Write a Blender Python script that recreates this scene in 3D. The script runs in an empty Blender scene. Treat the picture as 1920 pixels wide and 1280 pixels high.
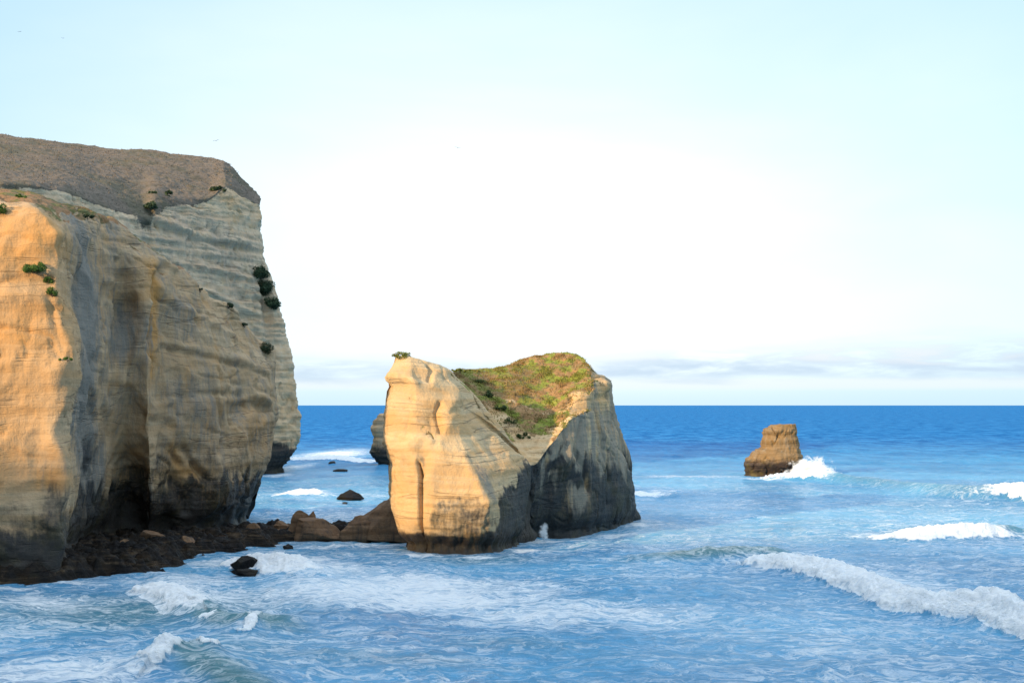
import bpy, math, random
import numpy as np
from mathutils import Vector

# ------------------------------------------------------------------ camera, sky, sun, exposure
scene = bpy.context.scene
COL = scene.collection
F = 2667.0            # focal length in pixels of the 1920 px wide photograph
HC = 22.0             # eye height above the sea
HY = 759.0            # horizon row
cam_d = bpy.data.cameras.new('camera')
cam = bpy.data.objects.new('camera', cam_d)
COL.objects.link(cam)
cam.location = (0, 0, HC)
cam.rotation_euler = (math.radians(90), 0, 0)
cam_d.sensor_width = 36.0
cam_d.lens = F * 36.0 / 1920.0
cam_d.shift_y = (HY - 640.0) / 1920.0
cam_d.clip_start = 0.5
cam_d.clip_end = 200000
scene.camera = cam

SUN_EL = math.radians(15.0)
SUN_AZ = math.radians(44.0)      # to the left of straight behind the camera
S = Vector((-math.sin(SUN_AZ) * math.cos(SUN_EL), -math.cos(SUN_AZ) * math.cos(SUN_EL), math.sin(SUN_EL)))
sun_d = bpy.data.lights.new('sun', 'SUN')
sun_d.energy = 4.1
sun_d.angle = math.radians(0.9)
sun_d.color = (1.0, 0.71, 0.38)
sun = bpy.data.objects.new('sun', sun_d)
COL.objects.link(sun)
sun.rotation_euler = S.to_track_quat('Z', 'Y').to_euler()
scene.view_settings.view_transform = 'Standard'
scene.view_settings.look = 'None'
scene.view_settings.gamma = 1.0
scene.view_settings.exposure = 0.75


class NT:
    """small helper to write node trees"""
    def __init__(s, tree):
        s.t = tree; s.n = tree.nodes; s.l = tree.links

    def node(s, typ, **kw):
        nd = s.n.new(typ)
        for k, v in kw.items():
            setattr(nd, k, v)
        return nd

    def put(s, sock, v):
        if hasattr(v, 'is_output') or isinstance(v, bpy.types.NodeSocket):
            s.l.new(v, sock)
        elif v is not None:
            if isinstance(v, (tuple, list)) and sock.type == 'RGBA' and len(v) == 3:
                v = tuple(v) + (1.0,)
            sock.default_value = v

    def math(s, op, a, b=None, c=None, clamp=False):
        nd = s.node('ShaderNodeMath', operation=op, use_clamp=clamp)
        for i, v in enumerate((a, b, c)):
            if v is not None: s.put(nd.inputs[i], v)
        return nd.outputs[0]

    def vmath(s, op, a, b=None):
        nd = s.node('ShaderNodeVectorMath', operation=op)
        s.put(nd.inputs[0], a)
        if b is not None: s.put(nd.inputs[1], b)
        return nd.outputs[0]

    def mul(s, v, xyz): return s.vmath('MULTIPLY', v, xyz)

    def noise(s, vec, scale, detail=4.0, rough=0.55, dist=0.0, color=False, lac=2.0):
        nd = s.node('ShaderNodeTexNoise')
        s.put(nd.inputs['Vector'], vec)
        nd.inputs['Scale'].default_value = scale
        nd.inputs['Detail'].default_value = detail
        nd.inputs['Roughness'].default_value = rough
        nd.inputs['Distortion'].default_value = dist
        nd.inputs['Lacunarity'].default_value = lac
        return nd.outputs['Color' if color else 'Fac']

    def rng(s, v, a, b, c=0.0, d=1.0, smooth=True):
        nd = s.node('ShaderNodeMapRange')
        nd.interpolation_type = 'SMOOTHSTEP' if smooth else 'LINEAR'
        s.put(nd.inputs[0], v)
        for i, x in enumerate((a, b, c, d)): s.put(nd.inputs[i + 1], x)
        return nd.outputs[0]

    def mix(s, f, a, b, blend='MIX'):
        nd = s.node('ShaderNodeMix', data_type='RGBA', blend_type=blend)
        s.put(nd.inputs[0], f); s.put(nd.inputs[6], a); s.put(nd.inputs[7], b)
        return nd.outputs[2]

    def bump(s, h, strength, dist, normal=None):
        nd = s.node('ShaderNodeBump')
        s.put(nd.inputs['Height'], h)
        nd.inputs['Strength'].default_value = strength
        nd.inputs['Distance'].default_value = dist
        if normal is not None: s.put(nd.inputs['Normal'], normal)
        return nd.outputs[0]


def build_world():
    w = bpy.data.worlds.new('World')
    scene.world = w
    w.use_nodes = True
    T = NT(w.node_tree)
    T.n.clear()
    out = T.node('ShaderNodeOutputWorld')
    bg = T.node('ShaderNodeBackground')
    sky = T.node('ShaderNodeTexSky', sky_type='NISHITA')
    sky.sun_disc = False
    sky.sun_elevation = SUN_EL
    sky.sun_rotation = math.atan2(S.x, S.y)
    sky.altitude = 0
    sky.air_density = 1.0
    sky.dust_density = 0.6
    sky.ozone_density = 1.5
    g = T.node('ShaderNodeTexCoord').outputs['Generated']
    sep = T.node('ShaderNodeSeparateXYZ')
    T.put(sep.inputs[0], g)
    x, y, z = sep.outputs
    # azimuth and elevation as slopes of the sky direction
    az = T.math('ARCTAN2', x, y)
    el = T.math('ARCSINE', z)
    # thin high veil of cloud, densest out over the sea
    da = T.math('MULTIPLY', T.math('SUBTRACT', az, 0.02), 1 / 0.42)
    de = T.math('MULTIPLY', T.math('SUBTRACT', el, 0.06), 1 / 0.27)
    r2 = T.math('ADD', T.math('MULTIPLY', da, da), T.math('MULTIPLY', de, de))
    veil = T.math('POWER', 2.718, T.math('MULTIPLY', r2, -1.0))
    vn = T.noise(T.mul(g, (1.0, 1.0, 3.5)), 3.0, 5, 0.5, 0.3)
    veil = T.math('MULTIPLY', veil, T.rng(vn, 0.25, 0.75, 0.72, 1.0), clamp=True)
    cu = T.node('ShaderNodeCombineXYZ')
    T.put(cu.inputs[0], T.math('MULTIPLY', az, 5.0)); T.put(cu.inputs[1], T.math('MULTIPLY', el, 30.0))
    # low cloud bank over the horizon
    n1 = T.noise(cu.outputs[0], 1.6, 6, 0.55, 0.2)
    n2 = T.noise(cu.outputs[0], 3.4, 6, 0.6, 0.3)
    wob = T.math('MULTIPLY', T.math('SUBTRACT', n1, 0.5), 0.022)
    e2 = T.math('ADD', el, wob)
    base = T.rng(e2, 0.014, 0.023)
    rise = T.rng(az, -0.05, 0.35, 0.040, 0.054)
    top = T.math('SUBTRACT', 1.0, T.rng(e2, T.math('SUBTRACT', rise, 0.022), rise))
    bank = T.math('MULTIPLY', T.math('MULTIPLY', base, top), T.rng(n2, 0.22, 0.62))
    puff = T.math('MULTIPLY', T.math('MULTIPLY', T.rng(e2, 0.026, 0.034), T.math('SUBTRACT', 1.0, T.rng(e2, 0.036, 0.048))),
                  T.rng(n2, 0.42, 0.60))
    low = T.math('SUBTRACT', 1.0, T.rng(el, -0.002, 0.034))
    clear = T.mix(0.72, sky.outputs[0], (2.7, 5.0, 6.4))
    # unseen upper sky brightened to add fill light to the shaded sides
    clear = T.mix(T.math('MULTIPLY', T.rng(el, 0.33, 0.85), 0.85), clear, (9.9, 11.3, 13.2))
    c = T.mix(veil, clear, (7.2, 7.5, 7.5))
    c = T.mix(T.math('MULTIPLY', low, 0.8), c, (3.7, 5.1, 5.85))
    c = T.mix(T.math('MULTIPLY', T.math('MULTIPLY', T.rng(el, 0.009, 0.013), T.math('SUBTRACT', 1.0, T.rng(el, 0.017, 0.02))), 0.6), c, (5.4, 5.75, 5.85))
    c = T.mix(T.math('MULTIPLY', bank, 1.0), c, (3.8, 4.7, 5.6))
    c = T.mix(T.math('MULTIPLY', puff, 0.55), c, (5.9, 6.0, 6.0))
    T.put(bg.inputs[0], c)
    bg.inputs[1].default_value = 0.10
    T.l.new(bg.outputs[0], out.inputs[0])


build_world()

# ------------------------------------------------------------------ numeric helpers
rs = np.random.RandomState(7)
PERM = rs.permutation(4096).astype(np.int64)
GRAD = rs.normal(size=(4096, 3)); GRAD /= np.linalg.norm(GRAD, axis=1)[:, None]


def pnoise(x, y, z):
    """gradient noise about -1..1"""
    x, y, z = np.broadcast_arrays(x, y, z)
    xi = np.floor(x).astype(np.int64); yi = np.floor(y).astype(np.int64); zi = np.floor(z).astype(np.int64)
    fx = x - xi; fy = y - yi; fz = z - zi
    u = fx * fx * fx * (fx * (fx * 6 - 15) + 10)
    v = fy * fy * fy * (fy * (fy * 6 - 15) + 10)
    w = fz * fz * fz * (fz * (fz * 6 - 15) + 10)
    r = 0
    for i in (0, 1):
        a = PERM[(xi + i) & 4095]
        wu = u if i else 1 - u
        for j in (0, 1):
            b = PERM[(a + yi + j) & 4095]
            wv = v if j else 1 - v
            for k in (0, 1):
                g = GRAD[PERM[(b + zi + k) & 4095]]
                d = g[..., 0] * (fx - i) + g[..., 1] * (fy - j) + g[..., 2] * (fz - k)
                r = r + wu * wv * (w if k else 1 - w) * d
    return r * 1.6


def fbm(x, y, z, o=4, g=0.5):
    r = 0; a = 1.0; t = 0
    for i in range(o):
        r = r + a * pnoise(x + 17.3 * i, y - 9.1 * i, z + 5.7 * i); t += a
        x = x * 2.03; y = y * 2.03; z = z * 2.03; a *= g
    return r / t


def sstep(a, b, x):
    t = np.clip((x - a) / (b - a), 0, 1)
    return t * t * (3 - 2 * t)


def W(px, py, d):
    """point on the view ray of a photo position at depth d"""
    return ((px - 960.0) / F * d, d, HC + (HY - py) / F * d)


def D0(py): return F * HC / (py - HY)


def sea_xy(px, py):
    d = D0(py)
    return (px - 960.0) / F * d, d


def mesh_obj(name, verts, faces, mat=None, parent=None, attr=None, smooth=True, loc=None):
    me = bpy.data.meshes.new(name)
    verts = np.asarray(verts, dtype=np.float64)
    if loc is not None: verts = verts - np.asarray(loc)
    faces = np.asarray(faces, dtype=np.int32)
    nf, k = faces.shape
    me.vertices.add(len(verts)); me.vertices.foreach_set('co', verts.astype(np.float32).ravel())
    me.loops.add(nf * k); me.loops.foreach_set('vertex_index', faces.ravel())
    me.polygons.add(nf)
    me.polygons.foreach_set('loop_start', np.arange(0, nf * k, k, dtype=np.int32))
    me.polygons.foreach_set('loop_total', np.full(nf, k, dtype=np.int32))
    me.polygons.foreach_set('use_smooth', np.full(nf, smooth))
    me.update(calc_edges=True)
    if attr is not None:
        for an, av in attr.items():
            ca = me.attributes.new(an, 'FLOAT_COLOR', 'POINT')
            ca.data.foreach_set('color', np.asarray(av, dtype=np.float32).ravel())
    o = bpy.data.objects.new(name, me)
    COL.objects.link(o)
    if loc is not None: o.location = loc
    if mat: me.materials.append(mat)
    if parent:
        o.parent = parent
        if loc is None: o.matrix_parent_inverse = parent.matrix_world.inverted()
    return o


def tag(o, label, cat, group=None, kind=None):
    if label: o['label'] = label
    if cat: o['category'] = cat
    if group: o['group'] = group
    if kind: o['kind'] = kind
    return o


def empty(name, loc, label, cat, group=None):
    o = bpy.data.objects.new(name, None)
    COL.objects.link(o); o.location = loc; o.empty_display_size = 0.5
    bpy.context.view_layer.update()
    return tag(o, label, cat, group)


def grid_faces(nu, nv, closed=False):
    i = np.arange(nu if closed else nu - 1)[:, None]; j = np.arange(nv - 1)[None, :]
    i2 = (i + 1) % nu
    a = i * nv + j; b = i2 * nv + j; c = i2 * nv + j + 1; d = i * nv + j + 1
    return np.stack([a, b, c, d], -1).reshape(-1, 4)


def interp_axis(P, n_per, sharp):
    """resample control array P along axis 0; mix of straight and Catmull-Rom"""
    n = len(P)
    ext = np.concatenate([2 * P[:1] - P[1:2], P, 2 * P[-1:] - P[-2:-1]])
    out = []
    for i in range(n - 1):
        t = np.arange(n_per[i]) / n_per[i]
        if i == n - 2: t = np.append(t, 1.0)
        t = t.reshape((-1,) + (1,) * (P.ndim - 1))
        p0, p1, p2, p3 = ext[i], ext[i + 1], ext[i + 2], ext[i + 3]
        cr = 0.5 * ((2 * p1) + (-p0 + p2) * t + (2 * p0 - 5 * p1 + 4 * p2 - p3) * t * t + (-p0 + 3 * p1 - 3 * p2 + p3) * t ** 3)
        out.append(sharp * (p1 * (1 - t) + p2 * t) + (1 - sharp) * cr)
    return np.concatenate(out)


def normals(G):
    du = np.gradient(G, axis=0); dv = np.gradient(G, axis=1)
    n = np.cross(du, dv)
    return n / (np.linalg.norm(n, axis=-1, keepdims=True) + 1e-9)


def smooth_grid(A, k):
    for _ in range(k):
        B = A.copy()
        B[1:-1] = (A[:-2] + A[1:-1] * 2 + A[2:]) / 4
        C = B.copy()
        C[:, 1:-1] = (B[:, :-2] + B[:, 1:-1] * 2 + B[:, 2:]) / 4
        A = C
    return A


def loft(cols, thick, step, sharp=0.5, back_n=3, keep=False):
    """cols: front columns of (px, py, depth), foot to crest. thick: metres of rock behind each column."""
    K = len(cols[0])
    full = []
    for c, t in zip(cols, thick):
        assert len(c) == K, (len(c), K)
        f = [np.array(W(*p)) for p in c]
        b = []
        for q in range(back_n + 1):
            a = q / back_n
            k = (K - 1) * (1 - a)
            i = min(int(k), K - 2); fr = k - i
            p = f[i] * (1 - fr) + f[i + 1] * fr
            depth = t * (0.25 + 0.75 * a ** 0.6)
            d = p[1] + depth
            b.append(np.array((p[0], d, p[2] - (0.5 if t > 0 else 0.0) * (1 - a) * min(1, t))))
            if keep: b[-1][0] = p[0] * d / p[1] - 0.04 * depth
        b[-1][2] = f[0][2]
        full.append(np.array(f + b))
    P = np.array(full)                                  # [C, K', 3]
    lu = np.linalg.norm(np.diff(P[:, :K], axis=0), axis=-1).mean(axis=1)
    nu = np.maximum(1, np.round(lu / step)).astype(int)
    lv = np.linalg.norm(np.diff(P, axis=1), axis=-1).mean(axis=0)
    nv = np.maximum(1, np.round(lv / np.where(np.arange(len(lv)) < K, step, step * 3))).astype(int)
    G = interp_axis(P, nu, sharp)
    G = np.swapaxes(interp_axis(np.swapaxes(G, 0, 1), nv, sharp), 0, 1)
    N = normals(smooth_grid(G, 6))
    # make the normals face the camera on the front half
    front = N[:, : int(nv[:K - 1].sum())]
    if (front[..., 1].mean()) > 0: N = -N; flip = True
    else: flip = False
    return G, N, flip, int(nv[:K - 1].sum())


class Surf:
    def __init__(s, G, N, flip, nfront):
        s.G, s.N, s.flip, s.nf = G, N, flip, nfront
        s.refresh()

    def refresh(s):
        G = s.G[:, :s.nf + 1]
        s.px = 960 + F * G[..., 0] / G[..., 1]
        s.py = HY - F * (G[..., 2] - HC) / G[..., 1]
        a = getattr(s, 'wa', 0.0)
        s.Gw = s.G
        if a:
            x, y, z = s.G[..., 0], s.G[..., 1], s.G[..., 2]
            s.Gw = s.G + a * np.stack([fbm(x / 3 + 7, y / 3, z / 5, 3, 0.7), fbm(x / 3, y / 3 + 9, z / 5, 3, 0.7), 1.6 * fbm(x / 2.2 + 30, y / 2.2, z / 6, 3, 0.7)], -1)

    def at(s, px, py):
        """world position of the rock surface found at a photo position"""
        d2 = (s.px - px) ** 2 + (s.py - py) ** 2
        near = d2 < (d2.min() + 16)
        dep = np.where(near, s.G[:, :s.nf + 1, 1], 1e9)
        k = np.unravel_index(np.argmin(dep), dep.shape)
        return s.G[k]

    def blob(s, px, py, rh, rz, soft=1.0):
        c = s.at(px, py)
        d = s.Gw - c
        q = (d[..., 0] ** 2 + (d[..., 1] * 0.7) ** 2) / rh ** 2 + d[..., 2] ** 2 / rz ** 2
        return np.exp(-q ** 1.5 * soft)

    def stroke(s, pts, w, back=None):
        P = [s.at(*p) for p in pts]
        best = np.full(s.G.shape[:2], 1e9)
        for a, b in zip(P[:-1], P[1:]):
            ab = b - a
            t = np.clip(((s.Gw - a) @ ab) / (ab @ ab + 1e-9), 0, 1)
            best = np.minimum(best, np.linalg.norm(s.Gw - a - t[..., None] * ab, axis=-1))
        return np.exp(-(best / w) ** 2)

    def push(s, d, wa=1.6):
        s.G = s.G + s.N * d[..., None]
        s.wa = wa
        s.refresh()


def rock_relief(G, big=0.5, strata=0.18, flute=0.15, fine=0.06, seed=0.0, cracks=0.25, bed=1.0, tilt=0.0, crease=0.5):
    x, y, z = G[..., 0] + seed, G[..., 1] + seed * 0.3, G[..., 2]
    d = big * fbm(x / 9, y / 9, z / 9, 3)
    zz = z + 1.2 * fbm(x / 30, y / 30, z * 0 + 3, 2) + tilt * x
    s1 = pnoise(x / 25, y / 25, zz * 0.8 * bed)
    s2 = pnoise(x / 12, y / 12, zz * 2.3 * bed + 31)
    s3 = pnoise(x / 5, y / 5, zz * 5.2 * bed + 11)
    led = np.tanh(s1 * 3) * 0.6 + np.tanh(s2 * 3) * 0.32 + s3 * 0.2
    where = 0.35 + 0.65 * sstep(-0.3, 0.35, fbm(x / 14 + 40, y / 14, z / 14, 2))
    d = d + strata * led * where
    where2 = sstep(-0.25, 0.3, fbm(x / 11 + 90, y / 11, z / 16, 2))
    wx = x + 0.8 * pnoise(x / 4, y / 4, z / 6)
    d = d + flute * fbm(wx * 0.75, y * 0.75, z * 0.07, 3) * where2
    r = 1 - np.abs(fbm(x / 7 + 5, y / 7, z / 11 + 20, 3)) * 7
    d = d - cracks * np.clip(r, 0, 1) ** 2 * sstep(0.0, 0.3, pnoise(x / 9 + 70, y / 9, z / 9))
    c1 = np.abs(fbm(x / 8 + 13, y / 8, z / 10 + 0.35 * x / 8, 2)); c2 = np.abs(pnoise(x / 3.1 + 3, y / 3.1, z / 4.5 - 0.3 * x / 3))
    d = d - crease * (1.3 * c1 + 0.45 * c2)
    nr = np.clip(1 - np.abs(pnoise(x / 5.5 + 21, y / 5.5, z / 8 + 0.5 * x / 9)) * 16, 0, 1) * sstep(0.05, 0.4, pnoise(x / 8 + 7, y / 8, z / 8 + 44))
    nb = np.clip(1 - np.abs(pnoise(x / 16 + 61, y / 16, zz / 2.6)) * 9, 0, 1) * sstep(0.0, 0.4, pnoise(x / 9 + 17, y / 9, z / 4 + 4))
    d = d - cracks * 0.9 * (nr + 0.8 * nb)
    pit = sstep(0.42, 0.75, pnoise(x / 1.3 + 8, y / 1.3, z / 0.9)) * sstep(0.1, 0.4, pnoise(x / 7, y / 7 + 50, z / 5))
    d = d - 0.22 * pit * min(1, crease * 2)
    d = d + fine * fbm(x * 1.3, y * 1.3, z * 1.6, 4, 0.6)
    return d


# ------------------------------------------------------------------ materials
def new_mat(name):
    m = bpy.data.materials.new(name)
    m.use_nodes = True
    T = NT(m.node_tree)
    T.n.clear()
    out = T.node('ShaderNodeOutputMaterial')
    bs = T.node('ShaderNodeBsdfPrincipled')
    T.l.new(bs.outputs[0], out.inputs[0])
    return m, T, bs, out


def sandstone(name, tan=(0.45, 0.285, 0.135), pale=(0.53, 0.385, 0.22), grey=(0.24, 0.205, 0.155), orange=(0.50, 0.26, 0.07),
              dark=(0.015, 0.016, 0.018), moss=(0.03, 0.028, 0.014), bump=0.6, spec=0.3, turf=((0.19, 0.215, 0.03), (0.29, 0.165, 0.07), (0.13, 0.09, 0.04))):
    m, T, bs, out = new_mat(name)
    P = T.node('ShaderNodeNewGeometry').outputs['Position']
    at = T.node('ShaderNodeAttribute', attribute_name='mask')
    sp = T.node('ShaderNodeSeparateColor'); T.l.new(at.outputs['Color'], sp.inputs[0])
    wet_dark, gry, org = sp.outputs[0], sp.outputs[1], sp.outputs[2]
    trf = at.outputs['Alpha']
    warp = T.noise(P, 0.06, 3, 0.5, color=True)
    Pw = T.vmath('ADD', P, T.mul(T.vmath('SUBTRACT', warp, (0.5, 0.5, 0.5)), (3, 3, 3.0)))
    band = T.noise(T.mul(Pw, (0.03, 0.03, 0.75)), 1.0, 6, 0.62)
    fineband = T.noise(T.mul(Pw, (0.12, 0.12, 3.0)), 1.0, 4, 0.6)
    streak = T.noise(T.mul(Pw, (0.55, 0.55, 0.045)), 1.0, 5, 0.6)
    streak2 = T.noise(T.mul(Pw, (1.9, 1.9, 0.16)), 1.0, 4, 0.6)
    mott = T.noise(P, 0.22, 6, 0.6)
    grain = T.noise(P, 2.2, 5, 0.65)
    c = T.mix(T.rng(band, 0.36, 0.64), tan, pale)
    c = T.mix(T.math('MULTIPLY', T.rng(fineband, 0.50, 0.70), 0.28), c, (0.30, 0.205, 0.12))
    c = T.mix(T.math('MULTIPLY', T.rng(mott, 0.50, 0.68), 0.30), c, orange)
    c = T.mix(T.math('MULTIPLY', T.math('MULTIPLY', T.rng(streak, 0.53, 0.68), T.rng(mott, 0.42, 0.6)), 0.35), c, grey)
    j1 = T.math('ABSOLUTE', T.math('SUBTRACT', T.noise(T.mul(Pw, (0.035, 0.035, 0.55)), 1.0, 3, 0.5), 0.5))
    jm = T.rng(T.noise(P, 0.09, 4, 0.6), 0.45, 0.58)
    joint = T.math('MULTIPLY', T.rng(j1, 0.0, 0.016, 1.0, 0.0), jm)
    c = T.mix(T.math('MULTIPLY', joint, 0.42), c, (0.12, 0.08, 0.05))
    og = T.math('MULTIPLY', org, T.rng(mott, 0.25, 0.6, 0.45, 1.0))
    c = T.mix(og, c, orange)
    gg = T.math('ADD', gry, T.math('ADD', T.math('MULTIPLY', T.math('SUBTRACT', streak2, 0.5), 0.8), T.math('MULTIPLY', T.math('SUBTRACT', streak, 0.5), 0.9)))
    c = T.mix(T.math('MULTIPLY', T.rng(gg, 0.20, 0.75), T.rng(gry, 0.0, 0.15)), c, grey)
    c = T.mix(T.math('MULTIPLY', T.rng(grain, 0.56, 0.72), 0.25), c, (0.26, 0.18, 0.10))
    wn = T.math('ADD', wet_dark, T.math('MULTIPLY', T.math('SUBTRACT', T.math('ADD', T.math('MULTIPLY', streak2, 0.6), T.math('MULTIPLY', grain, 0.4)), 0.5), 1.3))
    wfac = T.math('MULTIPLY', T.rng(wn, 0.15, 0.95), T.rng(wet_dark, 0.02, 0.2))
    dk = T.mix(T.rng(mott, 0.45, 0.7), dark, moss)
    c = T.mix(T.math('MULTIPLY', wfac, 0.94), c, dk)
    # ground cover: green cushions on reddish brown earth
    tn = T.noise(P, 0.33, 5, 0.65)
    tn2 = T.noise(P, 1.4, 4, 0.6)
    tc = T.mix(T.rng(tn, 0.48, 0.56), turf[1], turf[0])
    tc = T.mix(T.math('MULTIPLY', T.rng(tn2, 0.50, 0.66), 0.75), tc, turf[2])
    tn3 = T.noise(P, 0.045, 5, 0.7)
    tc = T.mix(T.math('MULTIPLY', T.rng(tn3, 0.46, 0.60), 0.6), tc, tuple(v * k for v, k in zip(turf[2], (0.95, 1.05, 0.8))))
    tf = T.rng(T.math('ADD', trf, T.math('MULTIPLY', T.math('SUBTRACT', tn2, 0.5), 0.9)), 0.35, 0.6)
    tf = T.math('MULTIPLY', tf, T.rng(trf, 0.05, 0.2))
    c = T.mix(tf, c, tc)
    T.put(bs.inputs['Base Color'], c)
    T.put(bs.inputs['Roughness'], T.rng(wfac, 0, 1, 0.9, 0.58))
    T.put(bs.inputs['Specular IOR Level'], spec)
    h = T.math('ADD', T.math('MULTIPLY', T.noise(T.mul(Pw, (0.10, 0.10, 2.6)), 1.0, 5, 0.6), 0.45),
               T.math('MULTIPLY', T.noise(P, 1.6, 6, 0.65), 0.8))
    h = T.math('ADD', h, T.math('MULTIPLY', streak2, 0.5))
    h = T.math('ADD', h, T.math('MULTIPLY', T.math('MULTIPLY', tn2, trf), 1.0))
    h = T.math('ADD', h, T.math('MULTIPLY', T.noise(P, 5.0, 4, 0.7), 0.22))
    h = T.math('SUBTRACT', h, T.math('MULTIPLY', joint, 0.9))
    T.put(bs.inputs['Normal'], T.bump(h, bump, 0.5))
    return m


def leaf_mat(name, c1, c2, scale=1.5):
    m, T, bs, out = new_mat(name)
    P = T.node('ShaderNodeNewGeometry').outputs['Position']
    n = T.noise(P, scale, 3, 0.6)
    T.put(bs.inputs['Base Color'], T.mix(T.rng(n, 0.35, 0.65), c1, c2))
    bs.inputs['Roughness'].default_value = 0.7
    bs.inputs['Specular IOR Level'].default_value = 0.25
    return m


def water_mat():
    m, T, bs, out = new_mat('sea_water')
    P = T.node('ShaderNodeNewGeometry').outputs['Position']
    at = T.node('ShaderNodeAttribute', attribute_name='mask')
    sp = T.node('ShaderNodeSeparateColor'); T.l.new(at.outputs['Color'], sp.inputs[0])
    fm, teal, solid = sp.outputs[0], sp.outputs[1], sp.outputs[2]
    sep = T.node('ShaderNodeSeparateXYZ'); T.l.new(P, sep.inputs[0])
    Y = sep.outputs[1]
    warp = T.noise(P, 0.11, 4, 0.6, color=True)
    Pw = T.vmath('ADD', P, T.mul(T.vmath('SUBTRACT', warp, (0.5, 0.5, 0.5)), (12, 12, 0)))
    f1 = T.noise(T.mul(Pw, (0.16, 0.26, 0)), 1.0, 8, 0.7)
    f2 = T.noise(T.mul(Pw, (0.7, 1.5, 0)), 1.0, 6, 0.72)
    rid = T.math('ABSOLUTE', T.math('SUBTRACT', T.noise(T.mul(Pw, (0.34, 0.62, 0)), 1.0, 6, 0.62), 0.5))
    f3 = T.noise(T.mul(Pw, (0.05, 0.55, 0)), 1.0, 6, 0.7)
    lace = T.rng(rid, 0.0, 0.09, 1.0, 0.0)
    pat = T.math('ADD', T.math('MULTIPLY', f1, 0.50), T.math('ADD', T.math('MULTIPLY', f2, 0.36), T.math('MULTIPLY', lace, 0.17)))
    pat = T.math('ADD', pat, T.math('MULTIPLY', T.math('SUBTRACT', f3, 0.5), 0.45))
    thr = T.math('SUBTRACT', 0.78, T.math('MULTIPLY', fm, 0.46))
    foam = T.rng(T.math('SUBTRACT', pat, thr), -0.15, 0.24)
    foam = T.math('MULTIPLY', foam, T.rng(fm, 0.02, 0.45, 0.0, 0.86))
    # torn edges and thin places in the broken water
    sn = T.noise(T.mul(P, (0.8, 0.8, 1.4)), 1.0, 7, 0.72)
    sol = T.rng(T.math('ADD', solid, T.math('MULTIPLY', T.math('SUBTRACT', sn, 0.5), T.rng(solid, 0.0, 0.3, 0.0, 1.5))), 0.30, 0.72, 0.0, 0.97)
    foam = T.math('MAXIMUM', foam, sol)
    big = T.noise(T.mul(P, (0.012, 0.02, 0)), 1.0, 4, 0.6)
    mid = T.noise(T.mul(P, (0.05, 0.09, 0)), 1.0, 5, 0.65)
    fr = T.noise(T.mul(P, (0.09, 0.028, 0)), 1.0, 9, 0.8)
    mid = T.math('ADD', T.math('MULTIPLY', mid, 0.3), T.math('MULTIPLY', fr, 0.7))
    deep = T.mix(T.rng(mid, 0.41, 0.59), (0.010, 0.095, 0.27), (0.045, 0.22, 0.46))
    nearc = T.mix(T.rng(big, 0.35, 0.65), (0.028, 0.20, 0.40), (0.085, 0.35, 0.58))
    c = T.mix(T.rng(Y, 250.0, 900.0), nearc, deep)
    wc = T.mix(teal, c, (0.022, 0.125, 0.11))  # teal painted for sunlight through wave faces; also greener water inshore
    # milky aerated water round the foam
    wc = T.mix(T.math('MULTIPLY', fm, 0.45), wc, (0.26, 0.47, 0.66))
    T.put(bs.inputs['Base Color'], wc)
    bs.inputs['IOR'].default_value = 1.333
    T.put(bs.inputs['Specular IOR Level'], T.rng(Y, 200.0, 620.0, 0.50, 0.06))
    T.put(bs.inputs['Roughness'], T.rng(Y, 200.0, 1200.0, 0.12, 0.35))
    b1 = T.noise(T.mul(Pw, (0.9, 1.5, 0)), 1.0, 7, 0.7, 0.3)
    b2 = T.noise(T.mul(P, (1.0, 1.2, 0)), 2.4, 4, 0.6, 0.5)
    b3 = T.noise(T.mul(P, (0.8, 1.0, 0)), 0.10, 6, 0.7, 0.3)
    h = T.math('ADD', T.math('MULTIPLY', b1, 1.1), T.math('MULTIPLY', b2, 0.22))
    far = T.rng(Y, 300.0, 2000.0)
    h = T.math('ADD', h, T.math('MULTIPLY', T.math('MULTIPLY', b3, far), 30.0))
    T.put(bs.inputs['Normal'], T.bump(h, 1.0, 1.1))
    df = T.node('ShaderNodeBsdfPrincipled')
    T.put(df.inputs['Base Color'], T.mix(T.rng(T.math('ADD', T.math('MULTIPLY', f2, 0.5), T.math('MULTIPLY', sn, 0.5)), 0.38, 0.60), (0.76, 0.80, 0.84), (0.95, 0.95, 0.94)))
    df.inputs['Roughness'].default_value = 0.85
    df.inputs['Specular IOR Level'].default_value = 0.08
    T.put(df.inputs['Normal'], T.bump(T.math('ADD', T.math('MULTIPLY', sn, 1.6), T.noise(P, 1.7, 5, 0.7)), 0.9, 0.6))
    # light scattered back from within the water, and from wavelets too small to model far out
    dd = T.node('ShaderNodeBsdfDiffuse')
    T.put(dd.inputs[0], wc)
    m0 = T.node('ShaderNodeMixShader')
    T.put(m0.inputs[0], T.rng(Y, 200.0, 1100.0, 0.30, 0.90))
    T.l.new(bs.outputs[0], m0.inputs[1]); T.l.new(dd.outputs[0], m0.inputs[2])
    ms = T.node('ShaderNodeMixShader')
    T.put(ms.inputs[0], foam)
    T.l.new(m0.outputs[0], ms.inputs[1]); T.l.new(df.outputs[0], ms.inputs[2])
    T.l.new(ms.outputs[0], out.inputs[0])
    return m


def simple_mat(name, col, rough=0.8):
    m, T, bs, out = new_mat(name)
    P = T.node('ShaderNodeNewGeometry').outputs['Position']
    n = T.noise(P, 3.0, 3, 0.6)
    T.put(bs.inputs['Base Color'], T.mix(T.rng(n, 0.3, 0.7), tuple(v * 0.75 for v in col), col))
    bs.inputs['Roughness'].default_value = rough
    return m


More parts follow.
